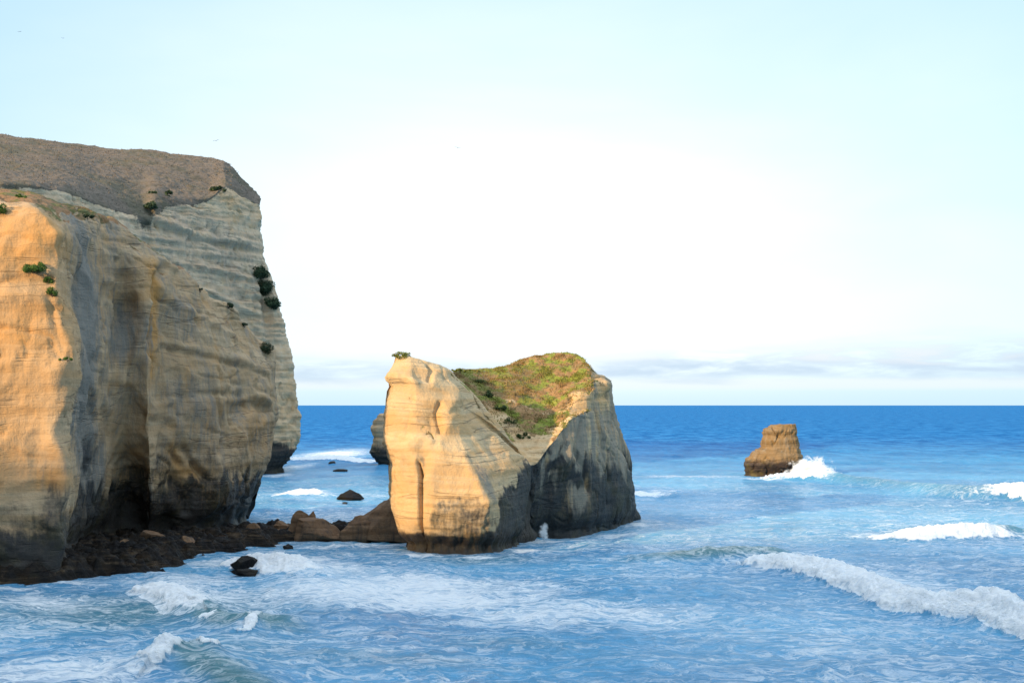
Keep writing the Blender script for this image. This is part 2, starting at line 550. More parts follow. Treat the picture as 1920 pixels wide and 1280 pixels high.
M_STACK = sandstone('pale_sandstone')
M_NEAR = sandstone('near_cliff_sandstone', tan=(0.375, 0.245, 0.13), pale=(0.44, 0.31, 0.185), orange=(0.46, 0.22, 0.055),
                   grey=(0.19, 0.172, 0.145), bump=0.6,
                   turf=((0.12, 0.11, 0.03), (0.24, 0.13, 0.06), (0.06, 0.06, 0.025)))
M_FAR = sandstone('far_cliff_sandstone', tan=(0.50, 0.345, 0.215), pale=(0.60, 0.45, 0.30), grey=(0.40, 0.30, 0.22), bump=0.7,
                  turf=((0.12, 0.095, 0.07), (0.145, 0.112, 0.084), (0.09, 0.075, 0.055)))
M_ROCK = sandstone('islet_rock', tan=(0.135, 0.085, 0.036), pale=(0.23, 0.155, 0.082), orange=(0.20, 0.11, 0.03), dark=(0.03, 0.02, 0.017),
                   moss=(0.10, 0.085, 0.02))
M_BOULDER = sandstone('boulder_rock', tan=(0.15, 0.085, 0.045), pale=(0.20, 0.12, 0.068), grey=(0.05, 0.045, 0.04),
                      orange=(0.16, 0.075, 0.03), dark=(0.014, 0.013, 0.013), moss=(0.03, 0.026, 0.012))
M_KELP = sandstone('weedy_rubble', tan=(0.009, 0.008, 0.007), pale=(0.022, 0.017, 0.013), grey=(0.02, 0.02, 0.02),
                   orange=(0.06, 0.03, 0.012), dark=(0.007, 0.007, 0.008), moss=(0.015, 0.012, 0.006), bump=1.0, spec=0.12)
M_SEA = water_mat()
M_LEAF = leaf_mat('shrub_leaf', (0.035, 0.085, 0.012), (0.075, 0.13, 0.02))
M_LEAFD = leaf_mat('dark_shrub_leaf', (0.022, 0.042, 0.02), (0.045, 0.07, 0.03))
M_LEAFG = leaf_mat('deep_green_shrub_leaf', (0.03, 0.055, 0.015), (0.06, 0.09, 0.022))  # leaves of the dark green shrubs behind the peak ridge
M_TUSS = leaf_mat('dry_tussock', (0.115, 0.092, 0.068), (0.15, 0.118, 0.09), 0.06)
M_TURF = leaf_mat('coastal_turf', (0.09, 0.11, 0.012), (0.17, 0.19, 0.025), 0.4)
M_TURFB = leaf_mat('mixed_turf', (0.24, 0.15, 0.06), (0.17, 0.175, 0.03), 0.33)
M_STEM = simple_mat('shrub_stem', (0.07, 0.05, 0.035))
M_BIRD = simple_mat('gull_feather', (0.18, 0.18, 0.19))

# ------------------------------------------------------------------ near cliff
def masks(G, wet_dark, grey, org, turf):
    A = np.zeros(G.shape[:2] + (4,))
    for i, a in enumerate((wet_dark, grey, org, turf)): A[..., i] = np.clip(a, 0, 1)
    return A.reshape(-1, 4)


def finish(name, surf, mat, mask, parent=None, loc=None):
    nu, nv = surf.G.shape[:2]
    f = grid_faces(nu, nv)
    if not surf.flip: f = f[:, ::-1]
    return mesh_obj(name, surf.G.reshape(-1, 3), f, mat, parent, {'mask': mask}, True, loc)


def build_near_cliff():
    c = [
        [(-420, 1130, 168), (-420, 1040, 168), (-420, 950, 169), (-420, 820, 170), (-420, 680, 172), (-420, 540, 175), (-420, 420, 180), (-420, 320, 188), (-420, 290, 210)],
        [(-180, 1110, 171), (-180, 1040, 171), (-180, 950, 172), (-180, 820, 173), (-180, 680, 175), (-180, 540, 177), (-180, 425, 181), (-180, 350, 188), (-180, 320, 208)],
        [(0, 1100, 176), (0, 1040, 175.6), (0, 950, 176), (0, 820, 177.5), (0, 680, 178.5), (0, 540, 180), (0, 430, 182), (0, 376, 187), (0, 347, 205)],
        [(60, 1098, 177), (60, 1040, 176.5), (62, 950, 177), (60, 820, 178.5), (65, 680, 179), (68, 540, 181), (68, 430, 182), (60, 380, 188), (58, 357, 205)],
        [(118, 1092, 179.5), (121, 1020, 178.5), (132, 930, 178.5), (128, 810, 180), (146, 712, 180), (122, 560, 182), (116, 440, 184), (92, 391, 191), (108, 379, 206)],
        [(133, 1075, 188), (134, 1010, 190), (143, 930, 192), (137, 810, 191), (156, 700, 188), (134, 560, 191), (129, 440, 191), (122, 398, 196), (128, 385, 208)],
        [(165, 1040, 205), (165, 1005, 207), (165, 930, 207), (165, 800, 203), (175, 690, 200), (165, 560, 200), (158, 450, 199), (150, 402, 203), (150, 390, 210)],
        [(200, 1024, 216), (198, 1000, 218), (200, 930, 216), (200, 810, 212), (205, 690, 208), (195, 560, 208), (192, 455, 207), (185, 408, 209), (180, 396, 214)],
        [(235, 1016, 224), (236, 990, 225), (238, 930, 224), (232, 830, 219), (238, 690, 214), (230, 560, 213), (226, 475, 212), (220, 430, 213), (212, 404, 216)],
        [(280, 1010, 226), (282, 982, 225), (282, 930, 221), (280, 830, 217), (278, 690, 215), (272, 600, 214), (275, 520, 214), (278, 482, 216), (262, 445, 218)],
        [(310, 1006, 230), (310, 980, 228), (305, 930, 225), (300, 830, 222), (300, 700, 220.5), (300, 600, 219), (306, 540, 219), (306, 497, 221), (300, 478, 223)],
        [(350, 1002, 233), (350, 975, 229), (348, 930, 228), (350, 830, 226), (350, 700, 225), (348, 600, 226), (345, 555, 227), (344, 520, 229), (340, 502, 231)],
        [(405, 997, 240), (405, 970, 234), (405, 930, 232), (405, 830, 231), (410, 720, 232), (405, 640, 233), (402, 590, 236), (397, 565, 238), (392, 550, 240)],
        [(445, 992, 246), (445, 965, 240), (450, 920, 238), (460, 830, 239), (468, 750, 242), (465, 680, 245), (458, 640, 247), (452, 612, 249), (448, 582, 250)],
        [(466, 988, 252), (468, 962, 249), (478, 918, 248), (500, 860, 249), (512, 800, 251), (513, 735, 254), (510, 690, 256), (500, 665, 258), (488, 636, 259)],
        [(468, 988, 257), (472, 960, 255), (485, 915, 254), (510, 860, 255), (521, 800, 257), (521, 740, 260), (520, 700, 261), (518, 672, 262), (512, 655, 262)],
        [(440, 988, 275), (445, 960, 275), (455, 915, 275), (480, 860, 275), (490, 800, 276), (495, 740, 277), (495, 700, 278), (492, 680, 279), (486, 668, 280)],
    ]
    c = [[(p[0][0], HY + F * (HC + 5) / p[0][2], p[0][2])] + p[1:] for p in c]
    s = Surf(*loft(c, [60] * 13 + [45, 32, 20, 0], 0.27, 0.45, keep=True))
    G = s.G
    d = rock_relief(G, 0.8, 0.14, 0.12, 0.12, 23, 0.4, 1.0, 0.03, 1.0)
    x, y, z = G[..., 0], G[..., 1], G[..., 2]
    # undercut foot, slanting hollows and gullies
    d -= 1.6 * np.exp(-((z - 2.2) / 1.6) ** 2) * (0.6 + 0.5 * fbm(x / 5, y / 5, z * 0, 2)) * sstep(183, 196, y)
    d -= 0.6 * s.stroke([(205, 720), (222, 640), (235, 580), (232, 530)], 1.6)
    d -= 0.9 * s.stroke([(252, 560), (232, 600), (225, 690)], 0.9)
    d -= 1.1 * s.blob(258, 900, 2.6, 4.2)
    d -= 1.2 * s.blob(245, 960, 2.2, 3)
    d -= 1.2 * s.stroke([(335, 905), (350, 940), (352, 960)], 1.2)
    d -= 0.8 * s.stroke([(372, 875), (395, 905)], 0.7)
    d -= 0.7 * s.stroke([(328, 850), (345, 875)], 0.5)
    d -= 0.6 * s.stroke([(355, 845), (375, 880), (385, 895)], 0.5)
    d -= 1.1 * s.stroke([(455, 770), (480, 752), (510, 765)], 1.3)
    d += 0.8 * s.stroke([(470, 745), (495, 742), (512, 752)], 0.9)
    d -= 0.5 * s.stroke([(286, 545), (290, 580), (288, 620), (292, 680)], 0.35)
    d -= 0.9 * s.stroke([(318, 495), (300, 520), (292, 555)], 1.0)
    d -= 0.8 * s.stroke([(190, 670), (175, 720), (185, 790)], 1.0)
    d -= 0.6 * s.stroke([(150, 440), (165, 480), (158, 530), (160, 590)], 0.7)
    d -= 0.5 * s.stroke([(180, 430), (182, 500), (176, 560)], 0.7)
    d += 0.6 * s.stroke([(197, 520), (240, 540), (272, 575)], 1.2)
    # ledges on the lit pillar
    d -= 0.5 * s.stroke([(0, 528), (30, 520), (60, 516), (100, 520)], 0.35)
    d += 0.7 * s.stroke([(0, 560), (40, 552), (90, 560)], 1.2)
    d -= 0.45 * s.stroke([(0, 612), (50, 616), (98, 628)], 0.3)
    d -= 0.5 * s.stroke([(95, 560), (105, 610), (118, 650), (98, 680)], 0.5)
    d += 0.7 * s.blob(110, 690, 2.0, 2.2)
    d -= 0.6 * s.stroke([(98, 640), (112, 664), (135, 668)], 0.5)
    d -= 0.3 * s.stroke([(48, 640), (56, 655), (50, 668)], 0.3)
    d += 0.45 * s.stroke([(0, 385), (50, 388), (90, 410), (110, 440)], 1.4)
    for pts_, a_, w_ in (([(310, 640), (400, 655), (505, 690)], 0.35, 0.9), ([(310, 652), (400, 667), (505, 702)], -0.4, 0.5),
                         ([(300, 745), (400, 738), (470, 740)], -0.35, 0.5), ([(330, 560), (400, 600), (470, 640)], 0.4, 0.8),
                         ([(285, 545), (266, 640), (232, 720)], 0.7, 0.8), ([(215, 740), (260, 780), (330, 800)], -0.4, 0.6),
                         ([(410, 740), (425, 800), (415, 850)], -0.5, 0.5), ([(455, 800), (475, 870), (470, 930)], 0.5, 0.9)):
        d += a_ * s.stroke(pts_, w_)
    s.push(d)
    G = s.G; x, y, z = G[..., 0], G[..., 1], G[..., 2]
    N = normals(smooth_grid(G, 2)); N = N if s.flip is False else -N
    n1 = fbm(x / 6, y / 6, z / 5, 3)
    wet_dark = sstep(9.8, 5.5, z + 3.5 * n1)
    wet_dark = np.maximum(wet_dark, 0.85 * sstep(12.0, 8.5, z + 5 * fbm(x / 3, y / 3, z / 9, 3)) * sstep(183, 200, y))
    wet_dark = np.maximum(wet_dark, 0.8 * s.blob(170, 860, 3.5, 2.6)); wet_dark = np.maximum(wet_dark, 0.8 * s.blob(260, 890, 2.5, 2.5))
    wet_dark = np.maximum(wet_dark, 0.7 * s.blob(110, 960, 2.5, 4)); wet_dark = np.maximum(wet_dark, 0.6 * s.blob(305, 880, 3, 3))
    wet_dark = np.maximum(wet_dark, 0.6 * s.blob(400, 850, 1, 2.5)); wet_dark = np.maximum(wet_dark, 0.3 * s.blob(222, 600, 2, 2))  # last patch only darkens the recess high on the wall
    grey = np.maximum(0.8 * s.stroke([(150, 440), (165, 560), (160, 760), (175, 900)], 9), 0.6 * s.blob(235, 620, 6, 6))
    grey = np.maximum(grey, 0.4 * s.blob(400, 800, 4, 7) + 0.45 * s.blob(340, 740, 4, 5))
    grey = np.maximum(grey, 0.75 * s.stroke([(60, 830), (105, 850), (110, 960)], 3.5))
    grey = np.maximum(grey, 0.30 + 0.35 * fbm(x / 7, y / 7, z / 9, 3))
    grey *= 1 - 0.9 * s.blob(60, 480, 9, 14)
    grey *= sstep(182, 190, y) * 0.7 + 0.3
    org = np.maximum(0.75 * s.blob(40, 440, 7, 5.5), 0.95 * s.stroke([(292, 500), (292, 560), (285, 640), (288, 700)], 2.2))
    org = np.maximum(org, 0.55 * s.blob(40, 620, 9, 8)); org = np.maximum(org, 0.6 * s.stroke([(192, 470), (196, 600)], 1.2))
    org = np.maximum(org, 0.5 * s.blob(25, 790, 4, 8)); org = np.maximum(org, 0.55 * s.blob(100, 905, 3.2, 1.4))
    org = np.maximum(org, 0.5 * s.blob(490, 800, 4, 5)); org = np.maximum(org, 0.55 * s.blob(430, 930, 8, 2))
    org = np.maximum(org, 0.6 * s.stroke([(325, 845), (350, 880), (390, 915)], 1.5))
    turf = sstep(0.55, 0.8, N[..., 2]) * sstep(40, 44, z) * sstep(186, 194, y)
    turf = np.maximum(turf, s.stroke([(0, 352), (60, 362), (120, 384), (185, 400), (215, 412)], 1.2) * (z > 40))
    finish('cliff', s, M_NEAR, masks(G, wet_dark, grey, org, turf)).__setitem__('kind', 'structure')
    return s


near = build_near_cliff()

# ------------------------------------------------------------------ far cliff with the grassed hill on it
def build_far_cliff():
    def base(px, d): return (px, HY + F * (HC + 5) / d, d)
    c = [
        [base(-420, 320), (-420, 900, 322), (-420, 760, 325), (-420, 620, 328), (-420, 500, 332), (-420, 420, 336), (-420, 360, 340), (-420, 310, 360), (-420, 240, 430), (-420, 205, 500)],
        [base(-150, 335), (-150, 880, 337), (-150, 760, 340), (-150, 620, 343), (-150, 500, 347), (-150, 420, 350), (-150, 350, 355), (-150, 320, 372), (-150, 265, 430), (-150, 235, 500)],
        [base(0, 350), (0, 870, 352), (0, 760, 354), (0, 620, 357), (0, 520, 360), (0, 430, 364), (0, 345, 368), (0, 325, 384), (0, 280, 430), (0, 254, 490)],
        [base(100, 365), (100, 870, 367), (100, 760, 370), (100, 640, 374), (100, 540, 378), (100, 450, 380), (110, 358, 384), (110, 335, 398), (110, 295, 440), (110, 267, 495)],
        [base(190, 385), (190, 870, 387), (190, 760, 390), (190, 650, 392), (190, 550, 396), (190, 470, 398), (195, 386, 402), (190, 345, 420), (190, 305, 455), (190, 277, 500)],
        [base(270, 402), (270, 870, 404), (270, 760, 406), (270, 660, 409), (270, 560, 412), (270, 480, 415), (272, 405, 418), (262, 370, 430), (268, 310, 465), (268, 281, 502)],
        [base(292, 406), (292, 870, 408), (292, 760, 411), (292, 660, 414), (292, 560, 417), (292, 480, 419), (292, 405, 421), (290, 366, 429), (292, 318, 462), (292, 282, 504)],
        [base(345, 418), (345, 870, 421), (345, 760, 424), (345, 660, 426), (345, 560, 429), (342, 480, 431), (340, 410, 433), (338, 370, 438), (345, 320, 470), (345, 287, 506)],
        [base(400, 432), (400, 880, 434), (400, 780, 436), (400, 680, 438), (398, 590, 440), (395, 500, 442), (392, 430, 444), (390, 372, 447), (392, 330, 472), (392, 295, 506)],
        [base(450, 444), (450, 890, 446), (458, 790, 448), (455, 690, 450), (450, 600, 451), (440, 510, 453), (432, 430, 454), (424, 349, 457), (422, 325, 476), (418, 302, 502)],
        [base(500, 452), (508, 866, 453), (512, 790, 454), (500, 700, 456), (488, 610, 458), (470, 520, 459), (462, 440, 460), (458, 368, 462), (450, 345, 476), (440, 322, 498)],
        [base(535, 457), (545, 858, 457), (548, 790, 458), (532, 700, 460), (519, 610, 462), (500, 535, 463), (484, 455, 465), (478, 380, 467), (466, 357, 478), (454, 336, 494)],
        [base(547, 461), (558, 850, 461), (566, 800, 461), (553, 700, 463), (536, 608, 465), (516, 535, 466), (492, 462, 468), (491, 384, 470), (484, 364, 482), (462, 345, 494)],
        [base(530, 480), (540, 852, 480), (550, 800, 480), (535, 700, 482), (524, 608, 484), (506, 535, 485), (482, 462, 487), (480, 390, 489), (475, 372, 492), (458, 350, 498)],
    ]
    s = Surf(*loft(c, [120] * 9 + [90, 60, 40, 22, 0], 0.42, 0.5, keep=True))
    G = s.G; x, y, z = G[..., 0], G[..., 1], G[..., 2]
    rim = sstep(-0.5, 0.5, z - 1e9)
    hill = np.zeros_like(x)
    k = int(s.nf)
    # rows above the rim (the last control spans) are the hill
    cut = s.py.shape[1]
    d = rock_relief(G, 1.1, 0.62, 0.3, 0.25, 300, 0.8, 0.9, 0.0, 1.2)
    N = s.N
    up = sstep(0.30, 0.62, N[..., 2])
    d = d * (1 - 0.75 * up) + up * (1.2 * fbm(x / 18, y / 18, z / 18, 3) + 0.5 * fbm(x / 2.5, y / 2.5, z / 2.5, 3))
    d -= 4.0 * np.exp(-((z - 1) / 4.0) ** 2) * (1 - up)
    d += 1.2 * s.stroke([(300, 408), (380, 440), (470, 455)], 1.6)
    d -= 1.0 * s.stroke([(300, 418), (380, 450), (470, 467)], 1.2)
    d += 1.0 * s.stroke([(330, 490), (420, 505), (480, 525)], 1.0)
    d += 1.0 * s.stroke([(370, 535), (430, 560), (490, 590)], 1.0)
    d -= 2.0 * s.stroke([(500, 530), (505, 600), (515, 700)], 1.6)
    d -= 1.3 * s.stroke([(283, 390), (284, 480)], 1.4)
    s.push(d)
    G = s.G; x, y, z = G[..., 0], G[..., 1], G[..., 2]
    wet_dark = sstep(11, 7.5, z + 3 * fbm(x / 8, y / 8, z / 8, 2))
    grey = 0.14 + 0.3 * s.blob(350, 450, 25, 16) + 0.2 * s.blob(470, 560, 12, 25)
    grey = grey * (1 - 0.8 * s.blob(545, 760, 10, 18)) * (1 - 0.6 * s.blob(430, 370, 14, 7))
    org = 0.15 * s.blob(440, 380, 10, 6) + 0.3 * s.blob(545, 770, 8, 14)
    turf = up + 0.5 * (fbm(x / 7, y / 7, z / 7, 3))
    turf = np.where(z > 60, turf, 0)
    turf = np.maximum(turf, 0.9 * s.stroke([(262, 385), (270, 400)], 5)) 
    o = finish('far_cliff', s, M_FAR, masks(G, wet_dark, grey, org, turf)); o['kind'] = 'structure'
    return s


far = build_far_cliff()

# ------------------------------------------------------------------ main sea stack
def below(px, d, z=-4): return (px, HY + F * (HC - z) / d, d)


def build_stack():
    root = empty('sea_stack', (2, 235, 0), 'large pale sandstone sea stack with green and brown turf in the hollow of its top', 'sea stack')
    w = [
        [below(757, 220), (744, 1003, 220), (729, 935, 220), (727, 868, 221), (714, 828, 221.5), (715, 775, 222), (722, 707, 223), (738, 668, 224.5)],
        [below(763, 215.5), (752, 1004, 215), (738, 935, 215.5), (738, 868, 216.5), (725, 828, 218), (727, 775, 219), (732, 709, 221), (746, 666, 223.5)],
        [below(790, 213), (783, 1003, 211.5), (780, 940, 212.3), (781, 868, 213.8), (778, 828, 215.5), (778, 775, 217), (775, 710, 219), (768, 668, 223)],
        [below(850, 212), (850, 1003, 210.5), (850, 940, 211.5), (838, 868, 213.5), (826, 828, 215.5), (822, 775, 218), (815, 720, 220), (800, 676, 223.5)],
        [below(903, 212.3), (902, 1000, 211.2), (916, 942, 211.5), (885, 868, 214), (866, 828, 216.5), (856, 785, 219), (848, 735, 221.5), (838, 688, 225)],
        [below(945, 214), (938, 1000, 214.5), (942, 938, 215.5), (935, 880, 217.5), (912, 840, 220), (898, 800, 222), (885, 765, 224), (872, 722, 227)],
        [below(972, 219), (968, 990, 220), (972, 925, 221), (970, 880, 221.5), (955, 850, 222.5), (938, 820, 224), (925, 795, 225.5), (910, 762, 228)],
        [below(985, 226), (988, 985, 227), (995, 925, 227), (997, 883, 227), (995, 870, 227), (985, 855, 227.5), (973, 842, 228.5), (960, 826, 229)],
        [below(975, 236), (978, 985, 236), (985, 925, 235), (988, 883, 234), (986, 875, 234), (978, 863, 234), (968, 852, 234), (950, 832, 234)],
    ]
    side = [728, 737, 780, 817, 851, 888, 920, 966, 973]
    for c_, q_ in zip(w, side):
        a_, b_ = c_[5], c_[6]
        c_.insert(6, (q_, a_[1] * 0.25 + b_[1] * 0.75, a_[2] * 0.3 + b_[2] * 0.7 + 0.5))
    s = Surf(*loft(w, [0, 8, 14, 16, 15, 13, 10, 6, 0], 0.17, 0.55))
    G = s.G; x, y, z = G[..., 0], G[..., 1], G[..., 2]
    d = rock_relief(G, 0.35, 0.09, 0.10, 0.07, 50, 0.2, 1.0, 0.0, 0.45)
    d -= (1.3 + 1.2 * fbm(x / 2, y / 2, z * 0, 3)) * np.exp(-((z - 0.6) / 1.3) ** 2)
    d += 0.55 * fbm(x * 1.6, y * 1.6, z * 0.15, 3) * sstep(3.4, 2.0, z)
    # the cleft down the front and the hollow it starts in
    d -= 1.5 * s.stroke([(783, 1040), (785, 985), (787, 925), (786, 885), (781, 862)], 0.30)
    d -= 0.9 * s.stroke([(789, 880), (796, 865), (792, 850), (779, 845)], 0.8)
    d += 0.55 * s.stroke([(776, 850), (772, 828), (790, 818), (808, 822)], 0.9)
    d -= 0.9 * s.stroke([(828, 806), (826, 785), (823, 768), (828, 752)], 0.4)
    d -= 0.35 * s.stroke([(816, 790), (813, 765)], 0.8)
    d += 0.6 * s.stroke([(838, 800), (848, 770), (862, 735)], 1.2)
    d -= 0.8 * s.blob(790, 700, 1.6, 1.6)
    d -= 0.7 * s.stroke([(810, 708), (812, 690), (806, 682)], 0.4)
    d += 0.7 * s.stroke([(722, 705), (740, 702), (780, 712)], 1.1)
    d -= 0.6 * s.stroke([(735, 718), (760, 716)], 0.9)
    d -= 0.4 * s.stroke([(846, 772), (858, 768)], 0.4)
    d += 0.35 * s.stroke([(870, 848), (890, 890), (912, 930), (922, 945)], 0.6)
    d -= 1.2 * s.stroke([(780, 1005), (784, 1035)], 1.1)
    for yy, a in ((925, 0.10), (942, 0.14), (948, -0.16), (984, 0.18), (991, -0.2), (1006, 0.15)):
        d += a * s.stroke([(792, yy), (850, yy + 2), (915, yy)], 0.22)
    s.push(d)
    G = s.G; x, y, z = G[..., 0], G[..., 1], G[..., 2]
    nn = fbm(x / 4, y / 4, z / 2, 3)
    wet_dark = sstep(3.6, 2.2, z + 1.2 * nn)
    wet_dark = np.maximum(wet_dark, 0.62 * sstep(0.10, 0.6, s.blob(862, 975, 5.4, 3.6)) * (0.85 + 0.9 * nn))
    wet_dark = np.maximum(wet_dark, 0.95 * sstep(0.2, 0.6, s.stroke([(975, 1020), (945, 985), (955, 950), (985, 915), (1000, 890)], 2.6)))
    wet_dark = np.maximum(wet_dark, sstep(0.1, 0.6, np.maximum(s.blob(990, 945, 3.4, 5.5), s.blob(975, 985, 4, 4))) * sstep(215.5, 217.5, G[..., 1] + 0.8 * nn))
    wet_dark = np.maximum(wet_dark, sstep(221.5, 224, G[..., 1] + nn) * sstep(14, 10.5, z + 2 * nn))
    wet_dark = np.maximum(wet_dark, 0.45 * s.stroke([(880, 850), (900, 880), (920, 900)], 0.8))
    grey = 0.30 * s.stroke([(900, 780), (930, 840), (960, 880), (930, 920)], 4.0) + 0.45 * s.stroke([(868, 845), (905, 880), (925, 930)], 1.2)
    grey = np.maximum(grey, 0.5 * s.blob(840, 950, 4, 1.2))
    org = 0.35 * s.blob(760, 960, 5, 5) + 0.5 * s.stroke([(880, 995), (910, 1000)], 1.2) + 0.3 * s.blob(820, 780, 3, 3)
    turf = np.maximum(0.9 * s.stroke([(785, 815), (800, 809), (812, 815), (814, 822)], 0.32), 0.5 * s.stroke([(745, 748), (770, 744), (790, 748)], 0.25))
    turf = np.maximum(turf, 0.9 * s.stroke([(845, 686), (880, 728), (925, 785), (965, 830)], 0.35))
    VA, FA = G.reshape(-1, 3), grid_faces(*G.shape[:2])
    if not s.flip: FA = FA[:, ::-1]
    MA = masks(G, wet_dark, grey, org, turf)

    b = [
        [below(800, 240), (800, 960, 240), (805, 900, 240), (810, 840, 240), (815, 800, 241), (825, 760, 243), (835, 730, 246), (845, 705, 249)],
        [below(870, 236), (870, 950, 234), (872, 880, 233), (878, 820, 233), (880, 780, 236), (872, 745, 241), (868, 715, 248), (866, 692, 255)],
        [below(930, 234), (930, 950, 233), (935, 890, 231), (938, 848, 231), (930, 800, 236), (920, 755, 243), (915, 715, 252), (912, 692, 258)],
        [below(975, 236), (975, 960, 232), (976, 910, 230), (978, 868, 229.5), (968, 820, 236), (962, 765, 243), (958, 715, 253), (955, 682, 260)],
        [below(1008, 240), (1002, 970, 233), (1003, 915, 231), (1007, 868, 230), (1000, 825, 236), (998, 770, 244), (995, 715, 254), (992, 671, 262)],
        [below(1035, 240), (1030, 960, 237), (1028, 900, 235.5), (1034, 835, 234.5), (1030, 805, 238), (1035, 765, 245), (1035, 715, 254), (1032, 663, 263)],
        [below(1075, 241), (1075, 960, 239), (1068, 900, 238), (1066, 792, 238), (1070, 776, 241.5), (1074, 745, 243.5), (1075, 710, 253), (1075, 664, 262)],
        [below(1115, 244), (1113, 950, 243), (1105, 880, 242), (1098, 776, 242), (1104, 766, 244), (1108, 733, 245.5), (1108, 705, 251), (1098, 674, 260)],
        [below(1150, 250), (1145, 940, 249), (1135, 880, 248), (1125, 800, 247.5), (1118, 765, 248), (1118, 735, 249), (1120, 710, 252), (1112, 694, 257)],
        [below(1182, 256), (1180, 940, 255.5), (1168, 880, 254), (1150, 820, 252), (1142, 775, 252), (1138, 745, 252), (1138, 722, 254), (1133, 706, 257)],
        [below(1197, 264), (1193, 935, 262), (1189, 885, 260), (1170, 838, 258), (1154, 790, 257), (1149, 745, 257), (1148, 725, 258), (1143, 713, 259)],
        [below(1190, 275), (1188, 935, 273), (1182, 885, 272), (1164, 838, 270), (1148, 790, 268), (1144, 745, 267), (1143, 728, 266), (1138, 715, 265)],
    ]
    s2 = Surf(*loft(b, [0, 12, 18, 22, 22, 22, 22, 20, 16, 12, 8, 0], 0.17, 0.5))
    G = s2.G; x, y, z = G[..., 0], G[..., 1], G[..., 2]
    N = s2.N
    up = sstep(0.35, 0.6, N[..., 2]) * (1 - sstep(0.3, 0.7, s2.blob(1136, 708, 3.2, 3)))
    d = rock_relief(G, 0.5, 0.12, 0.55, 0.10, 80, 0.4, 1.0, 0.0, 0.7)
    d = d * (1 - 0.6 * up) + up * (0.45 * fbm(x / 4, y / 4, z / 4, 3) + 0.22 * fbm(x, y, z, 3))
    d -= 1.0 * np.exp(-((z - 0.6) / 1.4) ** 2)
    d -= 0.8 * s2.stroke([(1083, 845), (1100, 880), (1112, 920)], 0.7)
    d += 0.5 * s2.stroke([(1078, 845), (1055, 900), (1040, 960)], 1.2)
    d -= 0.5 * s2.stroke([(1045, 905), (1070, 910), (1060, 960)], 2.2)
    d -= 0.4 * s2.stroke([(1095, 790), (1080, 850), (1060, 900)], 0.4)
    d -= 0.5 * s2.stroke([(1120, 760), (1135, 840), (1150, 900)], 0.5)
    d -= 0.9 * s2.blob(1064, 748, 1.2, 1.3)
    d += 0.9 * s2.blob(1141, 722, 1.3, 1.0); d -= 0.9 * s2.blob(1116, 700, 1.0, 1.6); d -= 0.5 * s2.stroke([(1125, 745), (1145, 742)], 0.6)
    d -= 0.45 * s2.stroke([(960, 772), (1000, 778), (1040, 790)], 0.5)
    d -= 0.35 * s2.stroke([(930, 718), (915, 733)], 0.4)
    d += 0.35 * s2.stroke([(950, 740), (1000, 745), (1050, 742)], 0.6)
    # rough steps cut up the gully
    for q in range(12):
        t = q / 11
        d -= 0.22 * s2.blob(997 + 24 * t, 836 - 44 * t, 0.45, 0.16, 2.0)
    s2.push(d)
    G = s2.G; x, y, z = G[..., 0], G[..., 1], G[..., 2]
    nn = fbm(x / 4, y / 4, z / 5, 3)
    face = 1 - up
    st = fbm(x * 0.55, y * 0.55, z * 0.05, 3)
    wet_dark = sstep(5.0, 2.5, z + 2 * nn)
    wet_dark = np.maximum(wet_dark, 0.95 * sstep(14.5, 9.0, z + 3.0 * nn + 6 * st) * face * (1 - 0.85 * s2.blob(1090, 930, 2.2, 3.0)))
    wet_dark = np.maximum(wet_dark, sstep(0.1, 0.9, s2.stroke([(1000, 900), (1010, 860), (1030, 830)], 1.3)) * face)
    wet_dark = np.maximum(wet_dark, sstep(0.1, 0.9, s2.stroke([(1030, 880), (1055, 870), (1095, 900)], 1.8)) * face)
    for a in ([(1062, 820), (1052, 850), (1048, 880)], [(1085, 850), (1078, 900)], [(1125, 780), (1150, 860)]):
        wet_dark = np.maximum(wet_dark, 0.7 * s2.stroke(a, 0.5) * face)
    wet_dark = np.maximum(wet_dark, 0.8 * s2.blob(1064, 748, 1.1, 1.0))  # shade inside the small hole, painted in as dark colour
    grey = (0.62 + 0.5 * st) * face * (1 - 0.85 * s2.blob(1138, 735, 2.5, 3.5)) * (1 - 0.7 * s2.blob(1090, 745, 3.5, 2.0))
    org = 0.55 * s2.stroke([(1150, 790), (1168, 840)], 1.3) + 0.6 * s2.blob(1095, 935, 2.5, 3) + 0.25 * s2.blob(1080, 745, 3, 2)
    turf = up * sstep(14.5, 16.5, z) * 0.85 + 0.45 * fbm(x / 3.5, y / 3.5, z / 2.5, 3) * up
    sandy = np.maximum(s2.stroke([(1000, 830), (1035, 805), (1062, 785)], 1.6), 0.8 * s2.stroke([(955, 748), (1000, 762), (1060, 768)], 0.7))
    sandy = np.maximum(sandy, 1.0 * s2.blob(1092, 750, 2.6, 1.9))
    sandy = np.maximum(sandy, s2.stroke([(1040, 808), (1066, 786), (1085, 774), (1106, 766)], 1.5))
    turf = turf * (1 - 0.95 * sandy) * (1 - 0.75 * s2.stroke([(930, 775), (970, 810), (1000, 840)], 2.2))
    VB, FB = G.reshape(-1, 3), grid_faces(*G.shape[:2])
    if not s2.flip: FB = FB[:, ::-1]
    MB_ = masks(G, wet_dark, grey, org, turf)
    V = np.concatenate([VA, VB]); Fc = np.concatenate([FA, FB + len(VA)])
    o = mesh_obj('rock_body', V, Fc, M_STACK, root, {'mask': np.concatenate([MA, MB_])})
    return root, s, s2, up


stack, wedge, butt, butt_up = build_stack()

